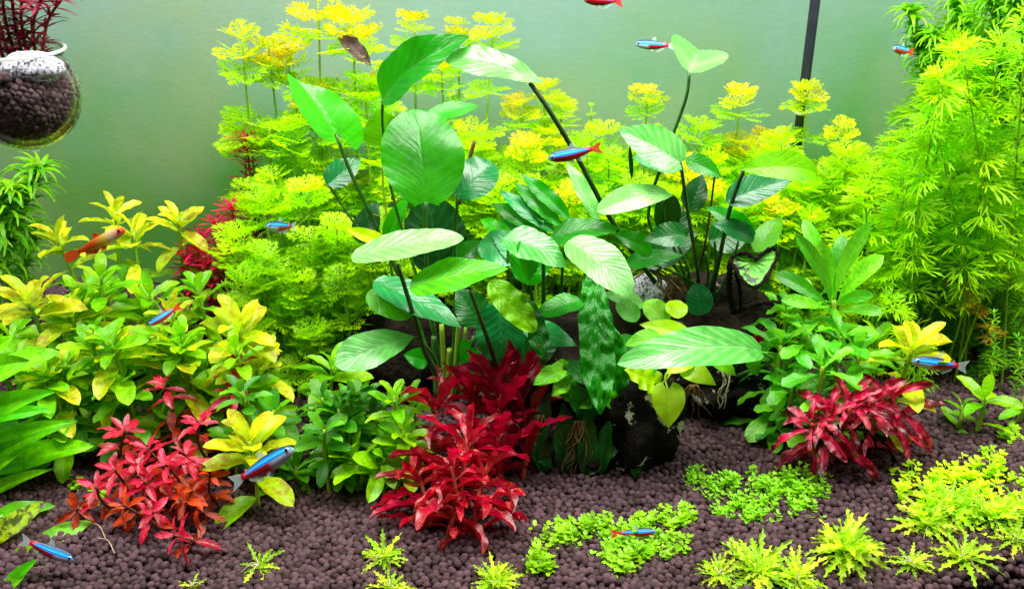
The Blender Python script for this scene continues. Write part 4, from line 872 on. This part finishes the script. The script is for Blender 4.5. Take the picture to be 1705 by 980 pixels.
for px, py, Y, L, lb in ((1345, 560, .385, 80, 'spoon leaved plant in the middle front of the pale bush'), (1300, 575, .385, 76, 'spoon leaved plant at the left front of the pale bush'), (1400, 560, .385, 80, 'spoon leaved plant below the tallest one'),
                        (1430, 590, .38, 76, 'spoon leaved plant at the right front of the pale bush'), (1370, 610, .37, 74, 'lowest spoon leaved plant above the right crimson clump'), (1320, 640, .375, 66, 'small spoon leaved plant touching the soil left of the crimson clump'),
                        (1350, 510, .405, 76, 'spoon leaved plant behind the middle of the pale bush'), (1310, 520, .40, 70, 'spoon leaved plant beside the algae edged leaf')):
    t = at(px, py, Y); s = ppm(t); g = gpt(t.x, Y)
    paired('spoon_leaved_plant', lb, 'plant', GH, [g, g.lerp(t, .5), t], .009, L / s, TH, TH, 3, .0012, 'stalklight', 3, (.2, 1.1), .05, .7, .1)
# ------------------------------------------------------------------ strap leaves lower left
S = thing('strap_leaved_plant', 'bright green strap leaved plant at the left edge above the soil', 'plant', ground(-60, 850))
for a, b, wd, rl, bd, mt in (((-70, 800), (156, 742), 46, 30, .5, 'strap'), ((-70, 730), (92, 652), 34, 35, .9, 'strap'), ((-60, 700), (60, 668), 34, 30, .8, 'strap'), ((-70, 660), (100, 585), 40, 30, .9, 'strap'),
                         ((-70, 640), (50, 600), 36, 30, .8, 'strap'), ((-60, 780), (130, 700), 32, 30, .8, 'strap'), ((-70, 850), (88, 812), 50, 35, .5, 'strap'), ((-60, 620), (22, 560), 34, 20, .6, 'strap'),
                         ((-60, 760), (70, 735), 44, 30, .5, 'strap'), ((-60, 830), (60, 780), 40, 30, .5, 'strap'), ((-50, 720), (30, 700), 40, 25, .6, 'strap')):
    hero(S, (*a, .35), (*b, .345 + random.uniform(-.01, .02)), wd, rl, bd, .35, 'strap', mt, .07, nv=30, twist=random.uniform(-.5, .5))
for q in range(9):
    bx, by = random.uniform(-70, -20), random.uniform(700, 860); hero(S, (bx, by, .345), (random.uniform(30, 135), by - random.uniform(20, 90), random.uniform(.33, .36)), random.uniform(18, 26), 30, .8, .35, 'strap', 'strap', .05, nv=26, twist=random.uniform(-.5, .5))
S2 = thing('strap_leaved_plant', 'low plant with spotted and lime leaves at the lower left corner', 'plant', ground(-30, 950))
hero(S2, (-30, 915, .30), (78, 835, .315), 34, 30, .4, .2, 'lance', 'strapspot', .03, nv=24)
hero(S2, (20, 935, .30), (152, 868, .315), 32, 35, .5, .15, 'round', 'strap', .05, nv=24)
hero(S2, (-30, 985, .29), (72, 905, .30), 40, 30, .4, .2, 'lance', 'strapspot', .03)
hero(S2, (-10, 1000, .28), (98, 950, .29), 40, 35, .4, .2, 'round', 'strap', .06)
hero(S2, (-10, 1000, .28), (62, 930, .285), 22, 35, .4, .2, 'lance', 'strap', .03)
hero(S2, (-40, 960, .295), (60, 948, .295), 30, 35, .5, .25, 'lance', 'strap', .05)
hero(S2, (-20, 880, .31), (60, 872, .318), 24, 35, .5, .25, 'lance', 'strapspot', .05)
hero(S2, (-30, 870, .32), (92, 842, .325), 30, 35, .5, .25, 'lance', 'strap', .05)
hero(S2, (-30, 1010, .28), (40, 960, .28), 30, 30, .5, .25, 'lance', 'strap', .05)
hero(S2, (-30, 900, .31), (30, 850, .325), 26, 30, .4, .2, 'lance', 'strap', .03)

# ------------------------------------------------------------------ lobed plantlets in front
klb = dict(W=.21, prof='lance', nv=32, nu=4, bend=.8, fold=.4, twist=1.2, wave=.16, lobes=7, ldepth=.62)
TL = template('lobed', 'lobed', 6, **klb)
GP = 'lime lobed leaf plantlets on the front soil'
def plantlet(px, py, L, n, label, el=(.15, 1.2), lift=0):
    g = ground(px, py); T = thing('lobed_plantlet', label, 'plant', g, GP); s = ppm(g); az = random.uniform(0, 6.28)
    n = int(n * 1.5)
    for i in range(n):
        q = i / max(1, n - 1); e = el[0] + (el[1] - el[0]) * q + random.uniform(-.15, .15); a = az + i * 2.4; d = Vector((math.cos(a) * math.cos(e), math.sin(a) * math.cos(e), math.sin(e)))
        link('leaf', random.choice(TL), T, basis((0, 0, .001 + lift / s * random.random()), d, Vector((0, 0, 1)) if e < .9 else Vector((-d.x, -d.y, .4)), L / s * random.uniform(.5, 1.05)))
    for i in range(4):
        a = random.uniform(0, 6.28); r = random.uniform(.3, .6) * L / s
        stalk(T, [g + Vector((0, 0, .003)), g + Vector((math.cos(a) * r * .5, math.sin(a) * r * .5, .004)), gpt(g.x + math.cos(a) * r, g.y + math.sin(a) * r) + Vector((0, 0, .002))], .0003, .00015, 'root', 'root', 8, 4)
for a in ((432, 950, 58, 12, 'small star shaped lime plantlet on the soil below the fish swimming up right', (.1, 1.0)), (640, 935, 54, 26, 'dense lime plantlet beside the foot of the big crimson plant'), (650, 985, 50, 14, 'lime plantlet at the bottom edge under the dense one'),
          (825, 978, 62, 34, 'large lime plantlet cut by the bottom edge left of the middle'), (322, 985, 40, 8, 'tiny lime sprout at the bottom edge at left'),
          (1195, 965, 54, 18, 'lime plantlet at the left end of the front row'), (1260, 960, 84, 30, 'tall spreading lime plantlet in the front row, left of centre'), (1325, 970, 74, 28, 'lime plantlet in the front row beside the rooted one'),
          (1405, 925, 88, 46, 'bushy lime plantlet with pale roots spilling over the soil'), (1515, 945, 50, 16, 'small lime plantlet between the rooted one and the star shaped one'),
          (1600, 935, 72, 16, 'star shaped lime plantlet near the lower right dark corner'), (1545, 880, 72, 28, 'lime plantlet in front of the right carpet patch'), (1575, 855, 84, 36, 'tall lime plantlet rising out of the right carpet patch'),
          (1650, 870, 72, 28, 'lime plantlet at the right of the carpet patch'), (1700, 860, 66, 22, 'lime plantlet cut by the right edge'), (1690, 905, 52, 16, 'lime plantlet above the lower right dark corner')):
    plantlet(*a[:5], *(a[5:] if len(a) > 5 else ()))

# ------------------------------------------------------------------ carpet patches
def carpet(label, blobs, n, leaf, h):
    """blobs: (px, py, rx, ry) on the soil; one mesh of tiny leaf pairs on creeping stems"""
    V, Fc, UV, mi = [], [], [], []; c0 = ground(blobs[0][0], blobs[0][1]); tot = sum(b[2] * b[3] for b in blobs)
    for b in blobs:
        for i in range(int(n * 1.0 * b[2] * b[3] / tot)):
            r = math.sqrt(random.random()) * random.choice((.8, 1, 1, 1.3)); a = random.uniform(0, 6.28); qx, qy = b[0] + b[2] * r * math.cos(a), b[1] + b[3] * r * math.sin(a)
            if mnoise.noise(Vector((qx * .035, qy * .06, len(label)))) + .35 * mnoise.noise(Vector((qx * .11, qy * .18, 3))) < -.13: continue
            g = ground(qx, qy); s = ppm(g); hh = h * random.uniform(.15, 1.1) * (.7 + .9 * max(0, mnoise.noise(Vector((qx * .05, qy * .08, 9))))) * (1.15 - r * .6)
            q = g + Vector((random.gauss(0, .0012), random.gauss(0, .0012), hh)); k0 = len(Fc); tube([g, g.lerp(q, .5) + Vector((.0005, 0, 0)), q], .00022, .00018, 3, V, Fc)
            while len(UV) < len(V): UV.append((.5, .5))
            for k in range(random.choice((4, 5, 6))):
                az = k * 1.57 + random.uniform(-.4, .4); el = random.uniform(.0, .9); p = q - Vector((0, 0, .0014 * (k // 2))); dv = Vector((math.cos(az) * math.cos(el), math.sin(az) * math.cos(el), math.sin(el)))
                sd = dv.cross(Vector((0, 0, 1))).normalized(); l = leaf * random.uniform(.45, .95); wv = l * .32; b0 = len(V); up = sd.cross(dv)
                for pt, uv in ((p, (.5, 0)), (p + dv * l * .35 + sd * wv + up * l * .08, (.9, .4)), (p + dv * l * .8 + sd * wv * .8, (.8, .8)), (p + dv * l, (.5, 1)), (p + dv * l * .8 - sd * wv * .8, (.2, .8)), (p + dv * l * .35 - sd * wv + up * l * .08, (.1, .4))):
                    V.append(pt); UV.append(uv)
                Fc.append(tuple(range(b0, b0 + 6)))
    V = [v - c0 for v in V]; o = link('carpet_plant', mesh('carpet_plant', V, Fc, M['carpet'], UV)); o.location = c0; tag(o, label, 'ground cover', 'carpet plant patches')
carpet('lime green carpet patch in the middle of the right hand soil', [(1270, 830, 75, 40), (1325, 810, 50, 26), (1195, 815, 35, 22), (1155, 795, 15, 14), (1230, 850, 45, 20), (1350, 835, 35, 18)], 820, .0023, .008)
carpet('lime carpet patch at the bottom centre in front of the horizontal little fish', [(1075, 900, 65, 36), (1040, 930, 45, 28), (1120, 865, 40, 20), (960, 885, 35, 20), (925, 900, 40, 14), (990, 880, 40, 10), (900, 945, 30, 16)], 640, .0030, .008)
carpet('large lime carpet patch at the right under the tall lobed plantlet', [(1590, 815, 70, 36), (1640, 790, 35, 20), (1530, 800, 35, 20), (1560, 850, 60, 34), (1640, 850, 55, 34), (1500, 830, 18, 12)], 430, .0033, .010)
carpet('lime carpet patch cut by the right edge', [(1700, 725, 28, 14), (1670, 738, 14, 8), (1700, 800, 24, 12), (1650, 760, 20, 8)], 160, .0030, .006)
carpet('pale sprouting tuft at the left of the red thicket by the spotted leaf', [(125, 815, 14, 8), (160, 835, 16, 8)], 30, .003, .008)

M['rimglint'] = finmat('rim_glint', 'e4f0ea', .55)  # whitish rim colour stands in for the lamp's bright line on the glass
# ------------------------------------------------------------------ hanging glass bowl
BC = at(40, 158, .385); s = ppm(BC); BR = 91 / s
g = thing('glass_bowl', 'clear round glass bowl hanging at the upper left, full of soil', 'bowl', BC)
def lathe(prof, n=48):
    V, Fc = [], []
    for r, z in prof:
        for k in range(n): a = 6.2832 * k / n; V.append(Vector((BC.x + r * math.cos(a), BC.y + r * math.sin(a), BC.z + z)))
    for i in range(len(prof) - 1):
        for k in range(n): a = i * n + k; b = i * n + (k + 1) % n; Fc.append((a, b, b + n, a + n))
    return V, Fc
outer = [(0.0004, -BR * .99)] + [(BR * math.sin(a), -BR * math.cos(a)) for a in [i * .12 for i in range(1, 20)]] + [(BR * .80, BR * .70), (BR * .84, BR * .80)]
inner = [(r * .955 if r > .001 else r, z * .955 if z < BR * .6 else z) for r, z in outer][::-1]
V, Fc = lathe(outer + inner); part('bowl_wall', V, Fc, M['glass'], g)
V, Fc = lathe([(.0002, -BR * 1.05), (BR * .10, -BR * 1.05), (BR * .12, -BR * 1.02), (BR * .10, -BR * .99)], 20); part('foot', V, Fc, M['glass'], g)
V, Fc = tube(spline([BC + Vector((-BR * .55, BR * .7, BR * .8)), BC + Vector((-BR * .6, BR * .9, BR * 1.5)), BC + Vector((-BR * .6, BR * .9, BR * 4))], 14), .001, .001, 8); part('hanger', V, Fc, M['glass'], g)
V, Fc = lathe([(BR * .84 + .0007 * math.cos(a), BR * .80 + .0007 * math.sin(a)) for a in [i * .785 for i in range(9)]]); part('rim', V, Fc, M['rimglint'], g)
pts = []; rr = BR * .935; gr = .0016
k = 0
for i in range(860):
    f = (i + .5) / 860; z = 1 - 2 * f; a = i * 2.39996; q = math.sqrt(1 - z * z)
    if z * rr > BR * .42: continue
    pts.append((BC.x + (rr - gr) * q * math.cos(a) + random.gauss(0, .00005), BC.y + (rr - gr) * q * math.sin(a), BC.z + (rr - gr) * z))
x = -rr
while x < rr:
    y = -rr
    while y < rr:
        rad = math.hypot(x, y)
        if rad < rr * .88: pts.append((BC.x + x + random.gauss(0, .0003), BC.y + y + random.gauss(0, .0003), BC.z + BR * (.44 + .10 * (1 - rad / rr)) + random.gauss(0, .0004)))
        y += gr * 1.9
    x += gr * 1.9
tag(grains('soil', pts, gr), 'dark brown soil granules filling the hanging glass bowl', 'soil', kind='stuff')
o = stone('soil_core', 'packed soil in the middle of the hanging glass bowl', BC - Vector((0, 0, BR * .36)), (rr * .74, rr * .74, rr * .52), 'soilbed', 2, .02, cat='soil')
stone('pebble', 'white speckled pebble on the soil in the hanging bowl', at(54, 114, .378), (51 / s, 36 / s, 28 / s), 'rockwhite', 4, .06, cat='pebble')
for i, (dx, tx, ty, lb) in enumerate(((-30, -20, -40, 'dull red narrow leaved stem in the bowl, cut by the left edge'), (-10, 10, -60, 'dull red narrow leaved stem in the bowl, second from the left edge'), (8, 50, -50, 'dull red narrow leaved stem in the middle of the bowl'),
                               (20, 82, -30, 'dull red narrow leaved stem in the bowl leaning right'), (30, 118, -20, 'dull red narrow leaved stem in the bowl with the rightmost tips'), (0, 30, -80, 'dull red narrow leaved stem at the back of the bowl'), (-20, -5, -70, 'dull red narrow leaved stem at the back left of the bowl'))):
    b = at(40 + dx, 108, .395 + .005 * (i % 2)); e = at(tx, ty, .39 + .008 * (i % 3)); redneedle([b, b.lerp(e, .5) + Vector((-.003, 0, .002)), e], lb, 84, ('needledark', 'needledark'), .0045, top='needledark')

# ------------------------------------------------------------------ pipe
pt0 = at(1345, 100, .535); PX, PY = pt0.x, pt0.y
pp = thing('black_pipe', 'thin black vertical pipe against the back wall, right of centre', 'pipe', gpt(PX, PY))
V, Fc = tube([Vector((PX, PY, gh(PX, PY))), Vector((PX, PY, .3))], .0027, .0027, 16); part('tube', V, Fc, M['pipe'], pp)
for i, z in enumerate((at(1330, 188, .535).z, at(1320, 252, .535).z, at(1318, 280, .535).z)):
    V, Fc = tube([Vector((PX, PY, z - .0008)), Vector((PX, PY, z + .0008))], .0034, .0034, 16); part('collar', V, Fc, M['collar'], pp)
# dead leaf drifting at the top
dl = thing('dead_leaf', 'dark brown withered leaf caught on the feathery stem at the top', 'leaf', at(590, 75, .49))
hero(dl, (565, 60, .49), (618, 110, .48), 30, 15, .6, .5, 'lance', 'deadleaf', .12, name='blade'); hero(dl, (570, 62, .492), (598, 84, .492), 22, 25, .6, .4, 'lance', 'deadleaf', .12, name='torn_flap')

# ------------------------------------------------------------------ fish
def fishmat(name, kind):
    m = bpy.data.materials.new(name); nt = nodes(m); uv = N(nt, 'ShaderNodeUVMap').outputs[0]; sep = N(nt, 'ShaderNodeSeparateXYZ'); nt.links.new(uv, sep.inputs[0]); u, v = sep.outputs[0], sep.outputs[1]
    pos = N(nt, 'ShaderNodeTexCoord').outputs['Object']; nz = noise(nt, 45, 3, pos)
    vv = math_(nt, 'ADD', v, math_(nt, 'MULTIPLY', math_(nt, 'SUBTRACT', nz, .5), .06))
    if kind == 'orange':
        c = ramp(nt, math_(nt, 'ADD', u, math_(nt, 'MULTIPLY', math_(nt, 'SUBTRACT', nz, .5), .14)), [(.05, lin('ff4808')), (.40, lin('ff5c14')), (.50, lin('ff9040')), (.62, lin('ffc840')), (.76, lin('f8d8a8')), (.88, lin('f49878')), (.97, lin('e84028'))])
        rough, metal = .4, 0.0
    else:
        lim = {'neon': .66, 'cardinal': .93}[kind]
        belly = mixc(nt, ramp(nt, u, [(lim - .06, 0.0), (lim + .04, 1.0)]), lin('b80410'), lin('b0bcc4'))
        c = mixc(nt, ramp(nt, vv, [(.44, 0.0), (.49, 1.0)]), belly, lin('008cff'))
        c = mixc(nt, ramp(nt, math_(nt, 'ABSOLUTE', math_(nt, 'SUBTRACT', vv, .66)), [(.02, 1.0), (.07, 0.0)]), c, lin('50ccff'))  # bright core of the stripe is a highlight painted into the colour
        back = mixc(nt, ramp(nt, u, [(.2, 0.0), (.35, 1.0)]), lin('c81420'), lin('1c3048'))
        c = mixc(nt, ramp(nt, vv, [(.80, 0.0), (.86, 1.0)]), c, back)
        c = mixc(nt, ramp(nt, u, [(.14, 1.0), (.24, 0.0)]), c, lin('d81820')); rough, metal = .38, .0
    p = N(nt, 'ShaderNodeBsdfPrincipled'); nt.links.new(c, p.inputs['Base Color']); p.inputs['Roughness'].default_value = rough; p.inputs['Metallic'].default_value = metal
    vo = N(nt, 'ShaderNodeTexVoronoi'); vo.inputs['Scale'].default_value = 55; nt.links.new(pos, vo.inputs[0]); bp = N(nt, 'ShaderNodeBump'); bp.inputs['Strength'].default_value = .25; bp.inputs['Distance'].default_value = .0002; nt.links.new(vo.outputs[0], bp.inputs['Height']); nt.links.new(bp.outputs[0], p.inputs['Normal'])
    o = N(nt, 'ShaderNodeOutputMaterial'); nt.links.new(p.outputs[0], o.inputs[0]); return m
FM = {'neon': fishmat('neon_fish_skin', 'neon'), 'cardinal': fishmat('red_belly_fish_skin', 'cardinal'), 'orange': fishmat('orange_fish_skin', 'orange')}
finc, finr, fino = finmat('clear_fin', 'c8d8d8', .35), finmat('red_fin', 'e02028', .7), finmat('orange_fin', 'ff5a20', .85)
eyeb, eyes = finmat('eye_black', '08080c', 1), finmat('eye_silver', 'a8c8d8', 1)
def fish_body(mat, hmax, deep=1.0):
    xs = [.5, .485, .455, .40, .32, .22, .10, -.02, -.14, -.25, -.34, -.40]; hs = [.012, .04, .068, .095, .118, .132, .135, .125, .102, .074, .052, .046]
    zc = [.0, .0, .0, .0, .0, -.004, -.008, -.006, 0, .004, .006, .006]; V, Fc, UV = [], [], []; n = 16
    for x, h, z0 in zip(xs, hs, zc):
        h *= hmax; wd = h * (.62 if x > 0 else .62 * max(.25, 1 + x * 1.6))
        for k in range(n): a = 6.2832 * k / n; V.append((x, wd * math.sin(a), z0 * hmax + h * math.cos(a))); UV.append((x + .5, .5 + .5 * math.cos(a)))
    for i in range(len(xs) - 1):
        for k in range(n): a = i * n + k; b = i * n + (k + 1) % n; Fc.append((a, a + n, b + n, b))
    Fc.append(tuple(range(n))); Fc.append(tuple(range((len(xs) - 1) * n, len(xs) * n))[::-1]); return mesh('body', V, Fc, mat, UV)
def fin(pts, mat, th=.004):
    V = [(x, y + th, z) for x, y, z in pts] + [(x, y - th, z) for x, y, z in pts]; n = len(pts)
    Fc = [tuple(range(n)), tuple(range(n, 2 * n))[::-1]] + [(i, i + n, (i + 1) % n + n, (i + 1) % n) for i in range(n)]
    return mesh('fin', V, Fc, mat, smooth=False)
def fish_kit(kind):
    k = 0.95 if kind != 'orange' else 0.86; tm = {'neon': finc, 'cardinal': finr, 'orange': fino}[kind]; sm = fino if kind == 'orange' else finc
    import bmesh
    bm = bmesh.new(); bmesh.ops.create_uvsphere(bm, u_segments=12, v_segments=8, radius=.026); e = bpy.data.meshes.new('eye'); bm.to_mesh(e); bm.free(); e.materials.append(eyeb)
    bm = bmesh.new(); bmesh.ops.create_uvsphere(bm, u_segments=12, v_segments=8, radius=.036); e2 = bpy.data.meshes.new('eye_ring'); bm.to_mesh(e2); bm.free(); e2.materials.append(eyes if kind != 'orange' else fino)
    tl = [(-.38, 0, .045 * k), (-.46, 0, .085 * k), (-.60, 0, .13 * k), (-.55, 0, .04 * k), (-.53, 0, 0), (-.55, 0, -.04 * k), (-.60, 0, -.13 * k), (-.46, 0, -.085 * k), (-.38, 0, -.045 * k)]
    if kind == 'orange': tl = [(-.38, 0, .05), (-.50, 0, .09), (-.64, 0, .10), (-.67, 0, 0), (-.64, 0, -.10), (-.50, 0, -.09), (-.38, 0, -.05)]
    return dict(body=fish_body(FM[kind], k), eye=e, ring=e2, tail=fin(tl, tm), dorsal=fin([(.08, 0, .115 * k), (.02, 0, .21 * k), (-.05, 0, .22 * k), (-.06, 0, .14 * k), (-.07, 0, .105 * k)], sm),
                anal=fin([(-.02, 0, -.12 * k), (-.12, 0, -.20 * k), (-.28, 0, -.11 * k), (-.30, 0, -.055 * k)], sm), pelvic=fin([(.10, 0, -.13 * k), (.04, 0, -.20 * k), (.00, 0, -.19 * k), (.02, 0, -.12 * k)], sm),
                adipose=fin([(-.26, 0, .065 * k), (-.31, 0, .10 * k), (-.32, 0, .05 * k)], sm))
KIT = {k: fish_kit(k) for k in FM}
def fish(kind, head, tail, label, name='fish', group='small blue and red fish', tall=1.0, roll=0):
    Hd, Tl = at(*head), at(*tail); L = (Hd - Tl).length / 1.10; x = (Hd - Tl).normalized(); c = Tl + x * (L * .60)
    up = Vector((0, 0, 1)); z = (up - x * up.dot(x)).normalized(); y = z.cross(x); T = bpy.data.objects.new(name, None); COL.objects.link(T); T.empty_display_size = .01
    T.location = c; tag(T, label, 'fish', group if kind != 'orange' else None); K = KIT[kind]
    Rm = Matrix(((x.x, y.x, z.x), (x.y, y.y, z.y), (x.z, y.z, z.z))); Rm = Rm @ Matrix.Rotation(R(28 if head[1] > 700 else 14) * (-1 if y.y > 0 else 1), 3, 'X')
    mat = Rm.to_4x4() @ Matrix.Diagonal((L, L * tall, L * tall, 1))
    link('body', K['body'], T, mat)
    for nm in ('tail', 'dorsal', 'anal', 'adipose'):
        if nm == 'adipose' and kind == 'orange': continue
        link(nm + '_fin', K[nm], T, mat)
    for sgn in (-1, 1):
        link('pelvic_fin', K['pelvic'], T, mat @ Matrix.Translation((0, sgn * .03, 0)))
        e = link('eye', K['ring'], T, mat @ Matrix.Translation((.425, sgn * .034, .02))); link('pupil', K['eye'], e, Matrix.Translation((.002, sgn * .016, 0)))
    return T
fish('cardinal', (913, 264, .355), (1003, 245, .358), 'large blue and red fish facing left in front of the slanting dark stalk')
fish('neon', (1058, 73, .44), (1125, 77, .44), 'blue and red fish facing left beside the raised heart shaped leaf')
fish('cardinal', (970, -3, .42), (1038, 3, .42), 'red bellied fish half cut by the top edge', tall=1.25)
fish('cardinal', (1487, 80, .455), (1521, 88, .462), 'tiny blue and red fish facing left before the upper right bush', tall=1.2)
fish('cardinal', (1532, 292, .45), (1534, 308, .475), 'tiny fish seen end on among the right bush leaves', tall=.8)
fish('neon', (443, 376, .425), (494, 377, .44), 'small fish with violet blue back and red tail among the feathery left stems', tall=1.15)
fish('cardinal', (246, 541, .375), (302, 508, .385), 'slanting blue fish with red tail among the yellow green left crowns')
fish('neon', (489, 746, .305), (384, 806, .312), 'large blue and red fish swimming up to the right above the left soil', tall=.82)
fish('neon', (123, 931, .285), (33, 897, .288), 'blue and red fish facing right low at the lower left corner')
fish('cardinal', (1093, 884, .305), (1016, 888, .308), 'thin blue and red fish facing right over the bottom centre carpet patch', tall=.8)
fish('neon', (1519, 600, .355), (1612, 611, .36), 'blue and red fish facing left in front of the yellow rosette', tall=.9)
fish('orange', (208, 382, .385), (114, 428, .39), 'orange fish with white and yellow front swimming up to the right at left', tall=.78)
# red leaves standing in for an unclear red shape behind the spoon leaves
hid = thing('narrow_red_plant', 'red leaves standing in for an unclear red shape behind the spoon leaved bush', 'plant', gpt(at(1270, 570, .42).x, .42))
for i in range(5): hero(hid, (1262 + i * 3, 590, .42), (1255 + i * 9, 545 + (i % 2) * 8, .42), 12, 15, .4, .3, 'lance', 'darkred', .05)
# loose bits
for i, (x, y) in enumerate(((150, 880), (165, 905))):
    r = thing('loose_root', ('thin white thread lying on the soil by the red thicket, upper one', 'thin white thread lying on the soil by the red thicket, lower one')[i], 'root', ground(x, y))
    stalk(r, [ground(x, y) + Vector((0, 0, .003)), ground(x + 18, y + 8) + Vector((0, 0, .004)), ground(x + 28, y + 26) + Vector((0, 0, .003))], .0002, .0002, 'root', 'root', 10, 4)
print('objects', len(bpy.data.objects))
